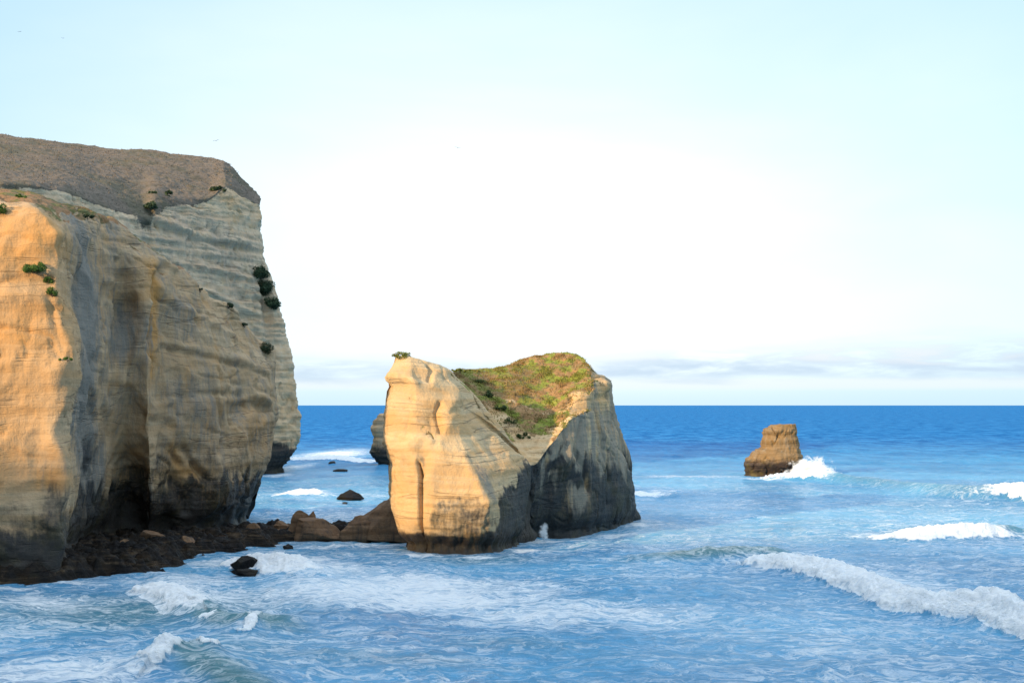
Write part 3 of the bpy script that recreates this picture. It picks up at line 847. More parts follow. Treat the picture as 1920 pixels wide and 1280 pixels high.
# ------------------------------------------------------------------ smaller rocks standing in the water
def ring_rock(name, left, right, depth, thick, label, cat, mat, seed, step=0.3, relief=None, wetz=2.5, group=None, mods=None):
    """left and right outlines foot to top (px, py); depth of the middle; thick: fraction of the width"""
    n = len(left)
    lw = np.array([W(px, py, depth) for px, py in left]); rw = np.array([W(px, py, depth) for px, py in right])
    for a in (lw, rw): a[0, 2] = -3
    L = []
    z = np.linspace(0, 1, n)
    nz = max(8, int(np.ptp(lw[:, 2]) / step))
    t = np.linspace(0, n - 1, nz)
    li = np.stack([np.interp(t, np.arange(n), lw[:, k]) for k in range(3)], 1)
    ri = np.stack([np.interp(t, np.arange(n), rw[:, k]) for k in range(3)], 1)
    wmax = np.linalg.norm(li - ri, axis=1).max()
    na = max(24, int(wmax * 3.14 / step))
    th = np.linspace(0, 2 * np.pi, na, endpoint=False)
    ca, sa = np.cos(th), np.sin(th)
    e = 0.75
    ca2 = np.sign(ca) * np.abs(ca) ** e; sa2 = np.sign(sa) * np.abs(sa) ** e
    mid = (li + ri) / 2; half = (ri - li) / 2
    G = np.zeros((na, nz, 3))
    G[..., 0] = mid[None, :, 0] + half[None, :, 0] * ca2[:, None]
    G[..., 1] = depth + thick * half[None, :, 0] * sa2[:, None]
    G[..., 2] = mid[None, :, 2] + half[None, :, 2] * ca2[:, None]
    G = np.concatenate([G, G[:1]], 0)
    cap = G[:, -1:].copy(); cen = cap[:-1].mean(0, keepdims=True)
    caps = [cap * (1 - f) + cen * f for f in (0.25, 0.5, 0.75, 1.0)]
    G = np.concatenate([G] + caps, 1)
    N = normals(G); N[0] = N[-1] = (N[0] + N[-1]) / 2
    c = G.reshape(-1, 3).mean(0)
    if ((G - c) * N).sum(-1).mean() < 0: N = -N; flip = True
    else: flip = False
    r = dict(big=0.4, strata=0.25, flute=0.25, fine=0.1, cracks=0.3)
    r.update(relief or {})
    d = rock_relief(G, seed=seed, **r)
    d[:, -3:] *= 0.4; d[:, -1] = d[:-1, -1].mean()
    G = G + N * d[..., None]
    G[-1] = G[0]
    x, y, z = G[..., 0], G[..., 1], G[..., 2]
    wet_dark = sstep(wetz * 1.5, wetz * 0.6, z + 1.2 * fbm(x / 2, y / 2, z / 2, 3))
    m = masks(G, wet_dark, 0.25 + 0 * x, 0.2 + 0 * x, 0 * x)
    f = grid_faces(*G.shape[:2])
    if flip: f = f[:, ::-1]
    # orientation check against outward normals
    V = G.reshape(-1, 3)
    fn = np.cross(V[f[:, 1]] - V[f[:, 0]], V[f[:, 2]] - V[f[:, 0]])
    if ((V[f[:, 0]] - c) * fn).sum() < 0: f = f[:, ::-1]
    loc = (float(mid[0, 0]), depth, 0.0)
    o = mesh_obj(name, V, f, mat, None, {'mask': m}, True, loc)
    return tag(o, label, cat, group)


ring_rock('sea_stack', [(1398, 905), (1397, 884), (1396, 864), (1413, 846), (1426, 838), (1433, 806), (1446, 797)],
          [(1470, 905), (1478, 888), (1504, 862), (1503, 848), (1497, 828), (1494, 805), (1491, 794)], 446, 0.8,
          'small brown rock stack far out at right with a white wave bursting on its foot', 'sea stack', M_ROCK, 500, 0.25,
          dict(big=0.9, strata=0.6, flute=0.45, fine=0.3, cracks=0.8), 4.6)
ring_rock('sea_stack', [(709, 890), (708, 866), (694, 848), (696, 835), (699, 820), (695, 804), (701, 786), (712, 778)],
          [(750, 890), (750, 866), (752, 848), (752, 835), (752, 820), (752, 804), (750, 786), (740, 774)], 519, 0.8,
          'dark grey rock stack half hidden behind the left edge of the large pale stack', 'sea stack', M_FAR, 610, 0.35,
          dict(big=1.0, strata=0.7, flute=0.3, fine=0.2), 7)


def ico(sub):
    import bmesh
    bm = bmesh.new(); bmesh.ops.create_icosphere(bm, subdivisions=sub, radius=1.0)
    bm.verts.ensure_lookup_table()
    V = np.array([v.co[:] for v in bm.verts]); Fa = np.array([[v.index for v in f.verts] for f in bm.faces])
    bm.free()
    return V, Fa


ICO = {k: ico(k) for k in (2, 3, 5, 6)}


def boulder(cx, cy, cz, rx, ry, rz, seed, sub=5, cuts=16, peak=0.0, px=0.0):
    """angular block: a sphere cut by random planes, roughened"""
    V, Fa = ICO[sub]
    V = V.copy()
    r = np.random.RandomState(seed)
    for _ in range(cuts):
        n = r.normal(size=3); n /= np.linalg.norm(n)
        h = r.uniform(0.55, 0.85)
        d = V @ n
        V = V - np.clip(d - h, 0, None)[:, None] * n
    if peak:
        k = np.clip(V[:, 2] + 0.3, 0, None)
        V[:, 0] = V[:, 0] * (1 - peak * k) + px * k
        V[:, 1] *= (1 - peak * k * 0.8)
    V = V * 1.25
    Q = V * (rx, ry, rz)
    m = (rx * ry * rz) ** (1 / 3)
    a = np.array([cx, cy, cz])
    Pn = Q + a + seed * 3.1
    dd = 0.10 * m * fbm(Pn[:, 0] / m, Pn[:, 1] / m, Pn[:, 2] / m, 4, 0.6) + 0.05 * np.tanh(3 * pnoise(Pn[:, 0] / 4, Pn[:, 1] / 4, Pn[:, 2] * 2.2)) * min(m, 1.5)
    nrm = V / np.linalg.norm(V, axis=1)[:, None]
    Q = Q + nrm * dd[:, None]
    return Q + a, Fa


def rock_thing(px, py, wpx, hpx, label, seed, mat=None, depth=None, yf=0.8, peak=0.0, skew=0.0, sink=0.25, wet_dark=None, group=None, zb=0.0, cuts=16, name='rock'):
    """boulder whose waterline centre is seen at (px, py)"""
    d = depth or D0(py)
    x = (px - 960) / F * d
    w = wpx / F * d; h = hpx / F * d
    rx = w / 2; rz = h / (2 - 2 * sink) if sink < 0.9 else h
    V, Fa = boulder(x, d, zb + h - rz, rx, rx * yf, rz, seed, 5, cuts, peak, skew)
    z = V[:, 2] - zb
    A = np.zeros((len(V), 4)); A[:, 0] = (sstep(0.9, 0.3, z / h) * 0.9 if wet_dark is None else wet_dark); A[:, 1] = 0.3; A[:, 2] = 0.15
    o = mesh_obj(name, V, Fa, mat or M_BOULDER, None, {'mask': A}, True, (x, d, zb))
    return tag(o, label, 'rock', group)


rock_thing(655, 936, 54, 17, 'dark pointed rock alone in the water left of the large stack', 3, peak=0.45, wet_dark=1.0, mat=M_KELP)
rock_thing(640, 884, 26, 5, 'low dark rock awash near the far cliff, the nearer of two', 5, wet_dark=1.0, sink=0.4)
rock_thing(623, 868, 14, 4, 'tiny dark rock awash near the far cliff, the farther of two', 6, wet_dark=1.0, sink=0.4)
rock_thing(647, 944, 10, 3, 'tiny dark rock awash just below the pointed rock', 8, wet_dark=1.0)
rock_thing(456, 1066, 60, 25, 'black jagged rock in the white foam in front of the reef', 11, peak=0.3, skew=0.15, wet_dark=1.0, mat=M_KELP)
rock_thing(462, 1076, 56, 11, 'flat black slab of rock at the foot of the jagged foam-ringed rock', 12, wet_dark=1.0, mat=M_KELP)
rock_thing(220, 1073, 30, 12, 'small black rock in the foam near the left cliff foot', 13, peak=0.3, wet_dark=1.0, mat=M_KELP)
rock_thing(540, 1030, 22, 8, 'small weedy rock at the edge of the reef where a wave breaks', 14, wet_dark=1.0, mat=M_KELP)
rock_thing(596, 1018, 84, 47, 'big brown boulder on the reef between cliff and stack', 21, depth=D0(1012), cuts=11, wet_dark=0.2, yf=0.8, peak=0.42, skew=-0.2)
rock_thing(563, 1014, 46, 46, 'upright block rising behind the big brown boulder on the reef', 25, depth=D0(1010), cuts=12, peak=0.15, wet_dark=0.3, yf=0.6)
rock_thing(583, 990, 16, 28, 'small upright knob of rock topping the boulders on the reef', 22, depth=D0(1010), zb=2.0, wet_dark=0.1, cuts=10)
rock_thing(623, 1008, 50, 18, 'low brown rock leaning on the right of the big boulder', 23, depth=D0(1008), wet_dark=0.4)
rock_thing(716, 1014, 160, 72, 'large sloping brown slab leaning against the left foot of the stack', 31, depth=232, cuts=14, yf=0.55, wet_dark=0.15, sink=0.2, peak=0.22, skew=0.32)
rock_thing(665, 1012, 70, 40, 'brown block at the lower left end of the sloping slab', 33, depth=231, cuts=14, yf=0.7, wet_dark=0.3, sink=0.3, peak=0.2, skew=0.2)
for i, (px, py, w_, h_, lab) in enumerate([
        (285, 1032, 38, 30, 'rounded brown boulder at the foot of the left cliff, largest of those there'),
        (232, 1040, 26, 20, 'brown boulder left of the largest one at the left cliff foot'),
        (352, 1034, 30, 20, 'pale topped boulder on the dark rubble, second from the left cliff corner'),
        (408, 1018, 20, 14, 'small brown boulder under the right end of the left cliff'),
        (441, 1014, 22, 13, 'small brown boulder just right of the overhanging cliff foot'),
        (474, 1010, 22, 19, 'reddish boulder at the left end of the open reef'),
        (518, 1010, 28, 13, 'flat tan boulder on the reef left of the big brown boulder'),
        (531, 1006, 30, 20, 'brown rock close against the left side of the big boulder')]):
    d = D0(py) - 2
    rock_thing(px, py, w_ * 1.1, h_ * 1.15, lab, 40 + i, depth=d, wet_dark=0.1, zb=0.6, cuts=14, group='boulders along the cliff foot reef', name='boulder')


# ------------------------------------------------------------------ reef of weedy rubble
def build_reef():
    spine = [(20, 1085, 8), (130, 1060, 15), (200, 1035, 17), (260, 1030, 17), (330, 1025, 15), (400, 1022, 12), (450, 1014, 8),
             (520, 1007, 7), (600, 1005, 6.5), (680, 1004, 6.5), (745, 1004, 6)]
    pts = np.array([sea_xy(a, b) for a, b, _ in spine]); wd = np.array([c for *_, c in spine], float)
    x = np.arange(-66, -10, 0.22); y = np.arange(165, 255, 0.22)
    X, Y = np.meshgrid(x, y, indexing='ij')
    best = np.full(X.shape, -1e9)
    for i in range(len(pts) - 1):
        a, b = pts[i], pts[i + 1]; ab = b - a
        t = np.clip(((X - a[0]) * ab[0] + (Y - a[1]) * ab[1]) / (ab @ ab), 0, 1)
        dist = np.hypot(X - a[0] - t * ab[0], Y - a[1] - t * ab[1])
        w = wd[i] * (1 - t) + wd[i + 1] * t
        best = np.maximum(best, 1 - dist / w)
    edge = best + 0.35 * fbm(X / 5, Y / 5, 0 * X, 4, 0.6)
    # heap of stones: nearest of jittered cell centres
    def cells(s, seed):
        r = np.random.RandomState(seed)
        tab = r.rand(64, 64, 3)
        cx = np.floor(X / s).astype(int); cy = np.floor(Y / s).astype(int)
        h = np.zeros(X.shape)
        for i in (-1, 0, 1):
            for j in (-1, 0, 1):
                q = tab[(cx + i) % 64, (cy + j) % 64]
                dx = X / s - (cx + i + q[..., 0]); dy = Y / s - (cy + j + q[..., 1])
                rr = 0.45 + 0.4 * q[..., 2]
                h = np.maximum(h, np.sqrt(np.clip(rr ** 2 - dx ** 2 - dy ** 2, 0, None)) * (0.5 + 0.8 * q[..., 2]))
        return h * s
    Z = -0.9 + 1.9 * sstep(-0.05, 0.45, edge) + sstep(0.0, 0.3, edge) * (0.7 * cells(1.9, 1) + 0.6 * cells(0.8, 2)) + 0.45 * fbm(X / 1.2, Y / 1.2, 0 * X, 4, 0.7) + 0.3 * (0.4 - np.abs(pnoise(X / 0.9, Y / 0.9, 0 * X + 3)))
    Z -= 2.5 * sstep(0.05, -0.3, edge)
    keep = edge > -0.5
    G = np.stack([X, Y, Z], -1)
    f = grid_faces(*X.shape)
    f = f[keep.reshape(-1)[f].all(1)]
    used = np.unique(f); remap = np.full(X.size, -1); remap[used] = np.arange(len(used))
    V = G.reshape(-1, 3)[used]
    A = np.zeros((len(V), 4)); A[:, 0] = 0.6 + 0.8 * fbm(V[:, 0] / 2, V[:, 1] / 2, V[:, 2], 2); A[:, 2] = 0.18 * sstep(0, 0.4, fbm(V[:, 0] / 1.5, V[:, 1] / 1.5, V[:, 2], 2))
    o = mesh_obj('reef', V, remap[f], M_KELP, None, {'mask': A})
    o['kind'] = 'structure'


build_reef()

# ------------------------------------------------------------------ the sea
def build_sea():
    th = np.concatenate([np.radians(np.arange(-180, -26, 3.0)), np.radians(np.linspace(-25, 25, 1750)), np.radians(np.arange(26, 180, 3.0))])
    r = [8.0]
    while r[-1] < 80000:
        q = r[-1]
        if q < 100: q += 3.0 if q < 88 else 1.0
        elif q < 280: q += max(0.26, 0.42 * q * q / 31290)
        elif q < 720: q += 1.15
        else: q *= 1.008 if q < 1500 else 1.02 if q < 8000 else 1.15
        r.append(q)
    r = np.array(r)
    TH, R = np.meshgrid(th, r, indexing='ij')
    X = R * np.sin(TH); Y = R * np.cos(TH)
    rr = np.random.RandomState(3)
    Z = np.zeros_like(X); DX = np.zeros_like(X); DY = np.zeros_like(X)
    fade_all = np.exp(-R / 9000)
    gust = 0.75 + 0.5 * fbm(X / 70, Y / 70, 0 * X, 2)
    for i in range(52):
        lam = 2.2 * (34 / 2.2) ** (i / 45)
        ang = math.radians(200) + rr.normal() * 0.75 if lam < 12 else math.radians(197) + rr.normal() * 0.35
        k = 2 * math.pi / lam
        a = 0.0105 * lam ** 0.78 * (1.2 if lam < 5 else 0.52)
        cell = np.maximum(R * R / 31290 * 0.5, 0.3)
        fd = sstep(lam / 2.0, lam / 5.0, np.where(R > 1500, R * 0.02, np.where(R > 720, R * 0.008, np.where(R > 280, 1.15, cell))))
        if fd.max() == 0: continue
        cx, cy = math.cos(ang), math.sin(ang)
        ph = k * (X * cx + Y * cy) + rr.rand() * 6.28 + 1.7 * fbm(X / (lam * 4) + i, Y / (lam * 4), 0 * X, 1)
        s, c = np.sin(ph), np.cos(ph)
        A = a * fd * gust
        Z += A * c; DX -= 0.8 * A * s * cx; DY -= 0.8 * A * s * cy
    foam = np.zeros_like(X); teal = np.zeros_like(X); solid = np.zeros_like(X)

    def G2(px, py, wp, hp, p=1.0):
        x0, y0 = sea_xy(px, py)
        rx = wp / F * y0; ry = hp * y0 * y0 / (F * HC)
        q = ((X - x0) / rx) ** 2 + ((Y - y0) / ry) ** 2
        return np.exp(-np.clip(q, 0, 50) ** p)
    for px, py, wp, hp, v in [
            (120, 1255, 260, 50, .92), (90, 1130, 230, 26, .72), (760, 1110, 380, 50, 1.0), (600, 1075, 220, 25, .80), (1080, 1150, 330, 45, .86),
            (1010, 1070, 220, 14, .50), (330, 1085, 180, 22, .75), (1700, 1060, 260, 30, .52), (1850, 1030, 160, 25, .45), (1560, 1130, 200, 18, .25),
            (1350, 1230, 560, 40, .45), (640, 1240, 260, 30, .46), (1500, 980, 300, 20, .32), (1350, 940, 220, 18, .26), (1250, 1010, 180, 12, .45),
            (1300, 893, 130, 4, .55), (1240, 924, 60, 4, .85), (625, 852, 75, 12, .95), (580, 922, 42, 9, .9), (690, 925, 60, 8, .6), (560, 960, 120, 25, .40),
            (520, 890, 30, 4, .8), (560, 875, 25, 12, .8), (640, 905, 110, 20, .25), (1120, 1008, 90, 5, .55), (1000, 1012, 40, 6, .8), (850, 1037, 120, 4, .6),
            (1225, 975, 50, 8, .5), (150, 1090, 170, 6, .8), (250, 1070, 120, 5, .95), (390, 1056, 90, 7, .95), (700, 1022, 90, 4, .9), (800, 1041, 60, 3.5, 1.0), (900, 1042, 60, 3.5, 1.0), (985, 1030, 35, 5, 1.0), (1060, 1012, 50, 3, 1.0), (1150, 1003, 50, 4, .95), (1198, 986, 22, 6, .95), (15, 1103, 80, 5, .9), (520, 1036, 70, 5, .9), (420, 1052, 90, 8, .7), (650, 1024, 130, 5, .8), (1430, 897, 60, 3, .7), (1580, 895, 80, 6, .6)]:
        foam = np.maximum(foam, v * G2(px, py, wp, hp))
    foam = np.maximum(foam, 0.42 * sstep(700, 230, R))
    foam *= np.clip(1.0 + 0.5 * fbm(X / 22, Y / 30, 0 * X + 4, 3), 0, 1.4)

    def ridge(line, amp, front, back, prof=None, hgt=None):
        """breaking or rolling wave along a line of photo positions; front side is towards the camera and the left"""
        P = np.array([sea_xy(a, b) for a, b in line])
        best = np.full(X.shape, 1e9); sg = np.zeros_like(X); tt = np.zeros_like(X)
        near_ = (np.abs(X - P[:, 0].mean()) < 120) & (Y > P[:, 1].min() - 40) & (Y < P[:, 1].max() + 60)
        xs, ys = X[near_], Y[near_]
        wob = 1.0 * fbm(xs / 6, ys / 6, xs * 0, 3)
        b = np.full(xs.shape, 1e9); s_ = np.zeros_like(xs); t_ = np.zeros_like(xs)
        n = len(P) - 1
        for i in range(n):
            a, c = P[i], P[i + 1]; ab = c - a; L = np.hypot(*ab)
            tr = ((xs - a[0]) * ab[0] + (ys - a[1]) * ab[1]) / L ** 2
            t = np.clip(tr, 0, 1)
            dist = np.hypot(xs - a[0] - t * ab[0], ys - a[1] - t * ab[1])
            side = (ab[0] * (ys - a[1]) - ab[1] * (xs - a[0])) / L
            m = dist < b
            b = np.where(m, dist, b); s_ = np.where(m, np.where(side < 0, dist, -dist), s_); t_ = np.where(m, (i + t) / n, t_)
        s_ = s_ + wob
        pr = np.interp(t_, np.linspace(0, 1, len(prof)), prof) if prof else 1.0
        end = 1.0
        h = np.where(s_ > 0, np.exp(-(s_ / front) ** 2), np.exp(-(s_ / back) ** 2)) * pr
        H = np.zeros_like(X); Sd = np.full(X.shape, 99.0); Tt = np.zeros_like(X)
        H[near_] = h * amp; Sd[near_] = s_; Tt[near_] = t_
        return H, Sd, Tt

    def roll(line, amp, front, back, prof, fprof, reach=5.0, lump=0.5, wake=0.5, tealv=0.0):
        nonlocal Z, foam, teal, solid
        H, Sd, Tt = ridge(line, amp, front, back, prof)
        fp = np.interp(Tt, np.linspace(0, 1, len(fprof)), fprof)
        on = (Sd < 90)
        n = np.zeros_like(X); n[on] = fbm(X[on] / 1.6, Y[on] / 1.6, 0 * X[on] + 9, 4, 0.6)
        n[on] += 0.35 * fbm(X[on] / 0.7, Y[on] / 0.7, 0 * X[on] + 19, 2, 0.6)
        n2 = np.zeros_like(X); n2[on] = fbm(X[on] / 4, Y[on] / 4, 0 * X[on] + 2, 3)
        edge = reach * (1 + 0.6 * n2)
        body = sstep(-min(2.2, reach), -0.2, Sd + n) * sstep(edge, edge * 0.8, Sd + 0.5 * n) * fp
        Z += H + body * (0.28 + lump * (0.45 + n + 0.5 * np.abs(n2))) * (amp / 1.8)
        solid = np.maximum(solid, np.clip(body * 1.15, 0, 0.97))
        foam = np.maximum(foam, min(1, wake * 1.5) * fp * np.exp(-(np.clip(-Sd, 0, None) / 13) ** 2) * (Sd < 3))
        teal = np.maximum(teal, tealv * np.exp(-((Sd - 0.5) / 3.5) ** 2) * np.clip(H / amp * 1.6, 0, 1) * (1 - 0.5 * fp))

    roll([(1425, 1062), (1465, 1066), (1545, 1078), (1620, 1102), (1700, 1136), (1790, 1150), (1850, 1152), (1930, 1180), (2040, 1225)],
         1.9, 2.4, 4.0, [.6, .75, .75, .8, .85, .95, 1.15, 1.1, 1.0], [.8, 1, 1, 1, 1, 1, 1, 1, 1], 2.9, 0.5, 0.7, 0.7)
    roll([(1140, 1056), (1220, 1053), (1300, 1049), (1380, 1044), (1440, 1042), (1500, 1052)], 1.7, 3.2, 6, [0, .4, .8, 1, .8, 0], [0, 0], 1, 0, 0, 1.0)
    roll([(1680, 1008), (1720, 1009), (1780, 1008), (1840, 1006), (1895, 1000), (1940, 998)], 1.6, 2.2, 4, [.3, .8, 1, 1, .9, .3], [1, 1, 1, 1, .1, 0], 5, 0.6, 0.5, 0.7)
    roll([(1470, 897), (1540, 899), (1600, 906), (1680, 914), (1760, 926), (1840, 936), (1900, 936), (1990, 946)], 2.9, 4, 8,
         [.4, .9, .8, .6, .85, 1, 1, 1], [1, .7, 0, 0, .15, .35, 1, .9], 5, 0.6, 0.4, 0.3)
    roll([(288, 1104), (318, 1116), (345, 1132), (372, 1148)], 1.3, 2, 3.5, [.5, 1, 1, .7], [1, 1, 1, .6], 2.2, 0.6, 0.6, 0.3)
    roll([(372, 1150), (420, 1172), (500, 1176), (570, 1190)], 1.2, 2.6, 5, [.6, 1, .8, 0], [0, 0, 0, 0], 2, 0.2, 0.0, 0.9)
    roll([(450, 1190), (465, 1184), (480, 1175)], 0.9, 1.3, 2.0, [.4, 1, .4], [1, 1, .5], 0.7, 0.6, 0.2, 0.5)
    roll([(285, 1256), (305, 1246), (328, 1234)], 1.4, 1.6, 2.4, [.7, 1, .5], [1, 1, .7], 1.2, 0.7, 0.3, 0.6)
    roll([(335, 1232), (400, 1262), (470, 1300)], 1.2, 2.2, 4, [.5, 1, .8], [0, 0], 2.2, 0.4, 0.0, 0.9)
    roll([(380, 1236), (402, 1238)], 0.9, 1.3, 1.5, [.8, .8], [1, 1], 0.5, 0.7, 0.0, 0.3)
    roll([(378, 1168), (390, 1171)], 0.5, 1.0, 1.2, [.8, .8], [.8, .8], 0.8, 0.6, 0.0, 0.3)
    roll([(480, 1056), (520, 1064), (560, 1072), (600, 1080)], 1.4, 2.5, 4, [.7, 1, .8, .2], [1, 1, .9, .4], 5, 0.7, 0.8, 0)
    roll([(560, 862), (640, 862), (700, 866)], 1.4, 5, 7, [.6, 1, .6], [.9, 1, .7], 8, 0.6, 0.5, 0)
    roll([(1196, 928), (1290, 930)], 0.9, 4, 5, [.8, .2], [.9, .1], 5, 0.5, 0.5, 0)
    roll([(545, 928), (590, 926), (620, 928)], 1.1, 3, 4, [.6, 1, .3], [.9, 1, .4], 5, 0.5, 0.5, 0)
    roll([(480, 1215), (640, 1228), (800, 1238), (940, 1234)], 0.5, 5, 6, [0, 1, 1, 0], [0, 0], 1, 0, 0, 0.25)
    roll([(800, 1203), (960, 1206), (1130, 1214)], 0.45, 4, 6, [0, 1, 0], [0, 0], 1, 0, 0, 0.2)
    roll([(1150, 958), (1290, 965), (1420, 968), (1520, 960)], 0.6, 5, 7, [0, .8, 1, 0], [0, 0], 1, 0, 0, 0)
    teal = np.maximum(teal, 0.75 * G2(230, 1140, 300, 34)); teal = np.maximum(teal, 0.55 * G2(900, 1045, 110, 9)); teal = np.maximum(teal, 0.35 * G2(430, 1220, 150, 40))
    Z = Z - (R > 9000) * 0.0
    V = np.stack([X + DX, Y + DY, Z], -1)
    A = np.zeros(X.shape + (4,)); A[..., 0] = np.clip(foam, 0, 1); A[..., 1] = np.clip(teal, 0, 1); A[..., 2] = np.clip(solid, 0, 1)
    nu, nv = X.shape
    f = grid_faces(nu, nv, closed=True)[:, ::-1]
    o = mesh_obj('sea', V.reshape(-1, 3), f, M_SEA, None, {'mask': A.reshape(-1, 4)})
    me = o.data
    if me.polygons[0].normal.z < 0:
        me.flip_normals()
    o['kind'] = 'structure'
    # sea bed under the open middle of the sheet
    return V


sea_V = build_sea()


# ------------------------------------------------------------------ the coast the photographer stands on
def build_headland():
    x = np.concatenate([np.arange(-1500, -500, 40), np.arange(-500, 420, 8.0)]); y = np.arange(-700, 22, 6.0)
    X, Y = np.meshgrid(x, y, indexing='ij')
    front = sstep(12, -6, Y + 4 * fbm(X / 20, 0 * X, 0 * X, 2))
    side = sstep(230, 60, X)
    hill = sstep(-8, -160, Y)
    Z = -6 + front * (26 + 6 * (1 - hill) * fbm(X / 40, Y / 40, 0 * X, 3) * sstep(5, 40, np.hypot(X, Y))) * sstep(300, 200, X)
    Z += hill * (118 + 6 * sstep(-360, -300, X) + 2 * fbm(X / 30, 0 * X, 0 * X, 3)) * side * sstep(400, 0, -Y - 160)
    Z = np.where(np.hypot(X, Y) < 12, np.minimum(Z, HC - 1.9), Z)
    V = np.stack([X, Y, Z], -1)
    A = np.zeros(X.shape + (4,)); A[..., 3] = sstep(10, 20, Z)
    o = mesh_obj('headland', V.reshape(-1, 3), grid_faces(*X.shape), M_FAR, None, {'mask': A.reshape(-1, 4)})
    if o.data.polygons[0].normal.z < 0: o.data.flip_normals()
    o['kind'] = 'structure'


build_headland()

# ------------------------------------------------------------------ shrubs, turf and tussock
def leaf_cloud(centres, radii, n, size, r):
    """many small leaf faces through the volume of several clumps"""
    k = r.choice(len(centres), n, p=radii ** 2 / (radii ** 2).sum())
    dr = r.normal(size=(n, 3)); dr /= np.linalg.norm(dr, axis=1)[:, None]
    c = centres[k] + dr * (radii[k] * r.uniform(0.55, 1.05, n))[:, None] * (1, 1, 0.8)
    a = r.normal(size=(n, 3)); a /= np.linalg.norm(a, axis=1)[:, None]
    b = np.cross(a, dr * 0.8 + r.normal(size=(n, 3)) * 0.5); b /= np.linalg.norm(b, axis=1)[:, None] + 1e-9
    s = size * r.uniform(0.6, 1.3, n)[:, None]
    V = np.stack([c - a * s, c - b * s * 0.45, c + a * s, c + b * s * 0.45], 1)
    return V.reshape(-1, 3), np.arange(4 * n).reshape(-1, 4)


def shrub(pos, w, h, label, seed, mat=M_LEAF, clumps=9, n=900, leaf=0.13, group=None, spread=None, lean=None):
    r = np.random.RandomState(seed)
    pos = np.array(pos)
    root = empty('shrub', tuple(float(v) for v in pos), label, 'shrub', group)
    c = []; rad = []
    for i in range(clumps):
        a = r.rand() * 6.28; q = r.rand() ** 0.5
        p = pos + np.array([math.cos(a) * q * w / 2, math.sin(a) * q * w / 3 - 0.1, r.rand() * h * 0.65 * (1 - 0.5 * q) + 0.1 * h])
        if lean is not None: p = p + np.array(lean) * r.rand()
        c.append(p); rad.append(h * r.uniform(0.13, 0.34))
    V, Fa = leaf_cloud(np.array(c), np.array(rad), n, leaf, r)
    mesh_obj('foliage', V, Fa, mat, root, smooth=False)
    # a few woody stems
    VV = []; FF = []
    for p, q in zip(c[:5], rad[:5]):
        b0 = len(VV)
        a0 = pos + r.normal(size=3) * 0.05; a0[2] = pos[2] - 0.2
        for e, rr_ in ((a0, 0.06), (p, 0.025)):
            for t in range(5):
                VV.append(e + np.array([math.cos(t * 1.2566), math.sin(t * 1.2566), 0]) * rr_)
        for t in range(5):
            FF.append((b0 + t, b0 + (t + 1) % 5, b0 + 5 + (t + 1) % 5, b0 + 5 + t))
    mesh_obj('stem', np.array(VV), FF, M_STEM, root)
    return root


shrub(near.at(62, 502) + (0, -0.6, -0.4), 3.0, 2.0, 'round bright green shrub on the sunlit pillar of the left cliff', 1, clumps=14, n=2600, leaf=0.11)
shrub(near.at(92, 524) + (0, -0.4, -0.4), 1.4, 1.5, 'small yellow-green shrub just below the round shrub on the left cliff', 2, clumps=8, n=900, leaf=0.1)
shrub(near.at(102, 548) + (0.1, -0.3, -0.5), 1.0, 1.7, 'thin trailing shrub hanging lowest below the round shrub on the left cliff', 3, clumps=8, n=800, leaf=0.1)
shrub(near.at(2, 392) + (0, -0.3, -0.4), 1.6, 1.6, 'green shrub cut by the left edge of the picture, high on the left cliff', 4, clumps=8, n=900, leaf=0.11)
shrub(near.at(45, 368) + (0, 0, -0.2), 2.0, 0.9, 'low dark green shrub on the terrace at the top of the left cliff', 5, mat=M_LEAF, clumps=8, n=900)
shrub(near.at(165, 407) + (0, 0, -0.3), 2.2, 1.1, 'grey-green shrub where the gully starts at the top of the left cliff', 6, mat=M_LEAFD, clumps=8, n=900)
shrub(near.at(125, 672) + (0, -0.2, -0.2), 1.6, 0.7, 'scrubby plant on the knob low on the sunlit pillar', 7, mat=M_LEAF, clumps=6, n=350)
shrub(near.at(378, 540) + (0, 0, -0.3), 1.2, 0.7, 'small dark shrub highest on the ridge line of the left cliff', 8, mat=M_LEAFD, clumps=5, n=400)
shrub(near.at(431, 572) + (0, 0, -0.2), 2.0, 1.2, 'dark shrub midway down the ridge line of the left cliff', 9, mat=M_LEAFD, clumps=6, n=700)
shrub(near.at(462, 606) + (0, 0, -0.2), 1.4, 0.9, 'small dark shrub third down the ridge line of the left cliff', 10, mat=M_LEAFD, clumps=6, n=500)
shrub(near.at(490, 640) + (0, 0, -0.9), 3.2, 2.2, 'largest dark green shrub at the right end of the left cliff top', 11, mat=M_LEAFD, clumps=14, n=2000, lean=(1.6, 0, -1.5))
for i, (px, py, w_, h_, lab) in enumerate([(492, 507, 4, 6, 'tall dark bush highest on the seaward edge of the far cliff'),
                                           (499, 538, 5, 7, 'dark bush in the middle of the seaward edge of the far cliff'),
                                           (508, 562, 4, 5, 'dark bush lowest on the seaward edge of the far cliff')]):
    p_ = far.at(px, py)
    shrub(p_ + (0.3, -1.2, -2.5), w_, h_, lab, 20 + i, mat=M_LEAFD, clumps=14, n=1600, leaf=0.4, group='bushes on the far cliff edge')
for i, (px, py, w_, lab) in enumerate([(305, 362, 8, 'dark bush in the middle of the far hill where grass meets rock'),
                                       (410, 352, 6, 'dark bush at the right of the far hill where grass meets rock'),
                                       (286, 384, 4, 'small dark bush at the lower tip of the grass tongue on the far cliff')]):
    shrub(far.at(px, py) + (0, -0.5, -0.5), w_, 2.6, lab, 30 + i, mat=M_LEAFD, clumps=10, n=900, leaf=0.4, group='bushes below the far hill')
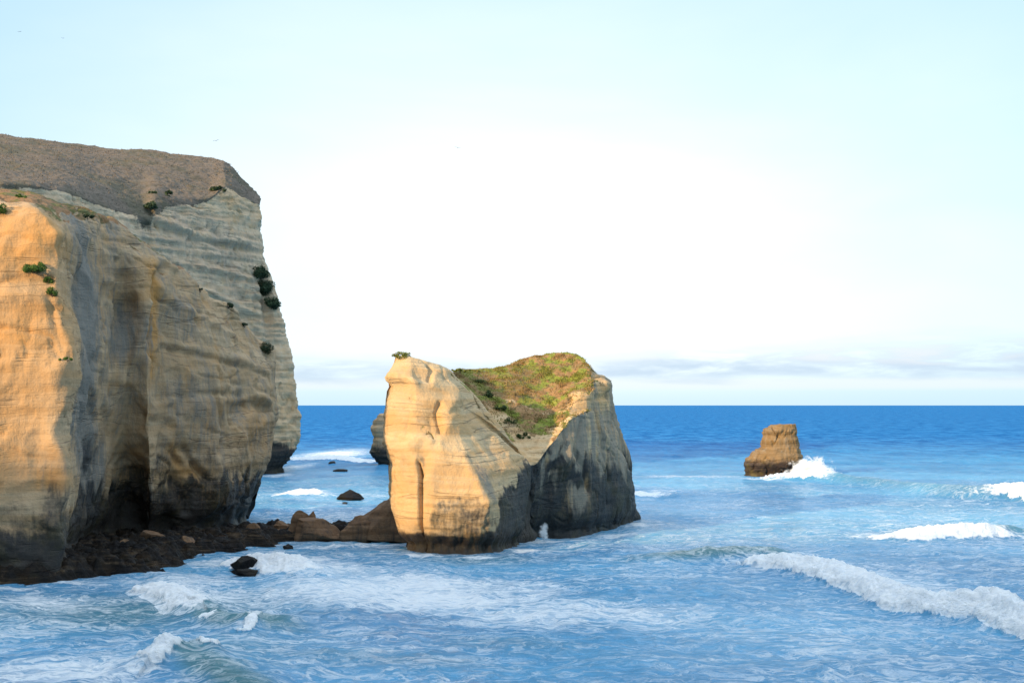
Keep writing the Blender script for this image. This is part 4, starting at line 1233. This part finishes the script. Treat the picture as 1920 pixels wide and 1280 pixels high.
shrub(wedge.at(748, 668) + (0.2, 0.8, -0.1), 3.1, 1.7, 'olive green shrub crowning the left peak of the large stack', 40, mat=M_TURF, clumps=12, n=1600, leaf=0.1)
xx = W(862, 692, 236)
shrub((xx[0], xx[1], xx[2] - 0.5), 3.0, 0.9, 'green cushion of shrubs behind the peak ridge of the large stack', 41, mat=M_TURF, clumps=12, n=1400, leaf=0.1)


for i, (px, py, w_, h_, lab) in enumerate([
        (876, 722, 2.4, 1.6, 'dark green shrub highest of the row behind the peak ridge of the large stack'),
        (893, 746, 2.2, 1.5, 'dark green shrub second from the top behind the peak ridge of the large stack'),
        (912, 770, 2.4, 1.5, 'dark green shrub midway down behind the peak ridge of the large stack'),
        (932, 796, 2.4, 1.5, 'dark green shrub fourth down behind the peak ridge of the large stack'),
        (955, 822, 2.6, 1.4, 'dark green shrub lowest in the hollow of the large stack, beside the steps')]):
    p_ = butt.at(px + 24, py - 8)
    shrub(p_ + (0, -0.2, -0.4), w_, h_, lab, 60 + i, mat=M_LEAFG, clumps=12, n=1300, leaf=0.1, group='shrubs behind the peak ridge of the large stack')


def scatter(name, surf, weight, n, h, w, mat, label, seed, blades=3):
    """blades of grass on the faces of a surface where weight allows"""
    r = np.random.RandomState(seed)
    G = surf.G.reshape(-1, 3); wt = weight.reshape(-1).clip(0, None); wt = wt / wt.sum()
    k = r.choice(len(G), n, p=wt)
    base = np.repeat(G[k], blades, 0) + r.normal(size=(n * blades, 3)) * (w, w, 0)
    m = len(base)
    a = r.rand(m) * 6.28
    t = np.stack([np.cos(a), np.sin(a), 0 * a], 1)
    hh = h * r.uniform(0.5, 1.2, m)[:, None]
    lean = r.normal(size=(m, 3)) * (0.35, 0.35, 0) * h
    V = np.stack([base - t * w * 0.5 - (0, 0, 0.1), base + t * w * 0.5 - (0, 0, 0.1), base + lean + (0, 0, 1) * hh], 1)
    o = mesh_obj(name, V.reshape(-1, 3), np.arange(3 * m).reshape(-1, 3), mat, None, None, False)
    o['kind'] = 'stuff'
    tag(o, label, 'grass')
    return o


fx, fy, fz = far.G[..., 0], far.G[..., 1], far.G[..., 2]
fN = normals(smooth_grid(far.G, 24)); fN = fN if (fN[..., 1][:, : far.nf].mean() < 0) else -fN
fw = sstep(0.4, 0.6, fN[..., 2]) * (fz > 62) * (fy < 515)
area = np.linalg.norm(np.cross(np.gradient(far.G, axis=0), np.gradient(far.G, axis=1)), axis=-1)
fw = fw * area
scatter('grass', far, fw, 4500, 0.35, 0.3, M_TUSS, 'dry brown tussock grass covering the far hill', 5)
by = butt.G
ba = np.linalg.norm(np.cross(np.gradient(by, axis=0), np.gradient(by, axis=1)), axis=-1)
bw = butt_up * (by[..., 2] > 17) * ba * (0.15 + sstep(0.0, 0.3, fbm(by[..., 0] / 3, by[..., 1] / 3, by[..., 2] / 3, 3)))
scatter('grass', butt, bw, 7000, 0.22, 0.18, M_TURFB, 'green and brown turf on the hollow top of the large stack', 6)


# ------------------------------------------------------------------ spray
def spray_mat(dens, scale):
    m = bpy.data.materials.new('spray')
    m.use_nodes = True
    T = NT(m.node_tree); T.n.clear()
    out = T.node('ShaderNodeOutputMaterial')
    pv = T.node('ShaderNodeVolumePrincipled')
    pv.inputs['Color'].default_value = (0.99, 0.99, 0.99, 1)
    pv.inputs['Anisotropy'].default_value = 0.0
    oc = T.node('ShaderNodeTexCoord').outputs['Object']
    P = T.node('ShaderNodeNewGeometry').outputs['Position']
    ln = T.node('ShaderNodeVectorMath', operation='LENGTH'); T.put(ln.inputs[0], oc)
    n = T.noise(T.mul(P, (1, 0.6, 1)), scale, 6, 0.7, 0.4)
    v = T.math('ADD', T.math('SUBTRACT', 1.0, ln.outputs['Value']), T.math('MULTIPLY', T.math('SUBTRACT', n, 0.5), 1.9))
    T.put(pv.inputs['Density'], T.rng(v, 0.22, 0.75, 0.0, dens))
    T.l.new(pv.outputs[0], out.inputs['Volume'])
    return m


scene.cycles.volume_bounces = 6
SPRAY_FAR = spray_mat(2.5, 0.45); SPRAY_NEAR = spray_mat(2.5, 0.9)


def spray(px, py, d, rx, ry, rz, tilt, label, mat):
    """burst of spray: a cloud of fine drops, thinning outwards"""
    V, Fa = ICO[3]
    o = mesh_obj('wave_splash', V, Fa, mat)
    o.location = W(px, py, d); o.scale = (rx, ry, rz); o.rotation_euler = (0, math.radians(tilt), 0)
    return tag(o, label, 'splash')


spray(1516, 884, 437, 9.5, 5, 5.2, -8, 'white burst of spray against the right foot of the small far stack', SPRAY_FAR)
spray(1020, 998, 229, 1.1, 1.0, 1.8, 0, 'small splash of spray in the dark corner of the large stack', SPRAY_NEAR)
spray(528, 1060, 198, 4.0, 3.0, 2.0, 10, 'soft white spray of a wave breaking beside the black jagged rock', SPRAY_NEAR)


# ------------------------------------------------------------------ birds
def bird(px, py, d, span, label, bank):
    x, y, z = W(px, py, d)
    V = []; Fa = []
    # wings and body as one surface
    st = [(-1, 0.10, 0.16, 0.05), (-0.55, 0.02, 0.22, 0.20), (-0.12, 0.0, 0.14, 0.0), (0.12, 0.0, 0.14, 0.0), (0.55, 0.02, 0.22, 0.20), (1, 0.10, 0.16, 0.05)]
    for u, sweep, ch, zz in st:
        c = ch * (0.35 if abs(u) == 1 else 1)
        for dy, dz in ((-c, 0), (0, 0.03), (c, 0), (0, -0.03)):
            V.append((u * span / 2, (dy - sweep) * span / 2, (zz + dz) * span / 2 + bank * u * span / 2))
    for i in range(5):
        for k in range(4):
            Fa.append((i * 4 + k, i * 4 + (k + 1) % 4, i * 4 + 4 + (k + 1) % 4, i * 4 + 4 + k))
    b = len(V)
    body = [(-0.55, 0.02), (-0.35, 0.07), (0.0, 0.10), (0.3, 0.07), (0.42, 0.06), (0.52, 0.01)]
    for yy, rr_ in body:
        for k in range(6):
            a = k * math.pi / 3
            V.append((rr_ * math.cos(a) * span / 2, yy * span / 2, rr_ * math.sin(a) * span / 2))
    for i in range(5):
        for k in range(6):
            Fa.append((b + i * 6 + k, b + i * 6 + (k + 1) % 6, b + i * 6 + 6 + (k + 1) % 6, b + i * 6 + 6 + k))
    o = mesh_obj('bird', np.array(V) + (x, y, z), Fa, M_BIRD, loc=(x, y, z))
    return tag(o, label, 'bird', 'birds in the sky')


bird(405, 264, 260, 1.1, 'tiny dark bird in flight just above the far hill', 0.2)
bird(858, 277, 260, 1.1, 'tiny dark bird in flight alone in the middle of the sky', -0.25)
bird(37, 60, 300, 0.9, 'tiny dark bird in flight at the top left corner, left of two', 0.1)
bird(118, 72, 300, 0.8, 'tiny dark bird in flight at the top left corner, right of two', -0.1)
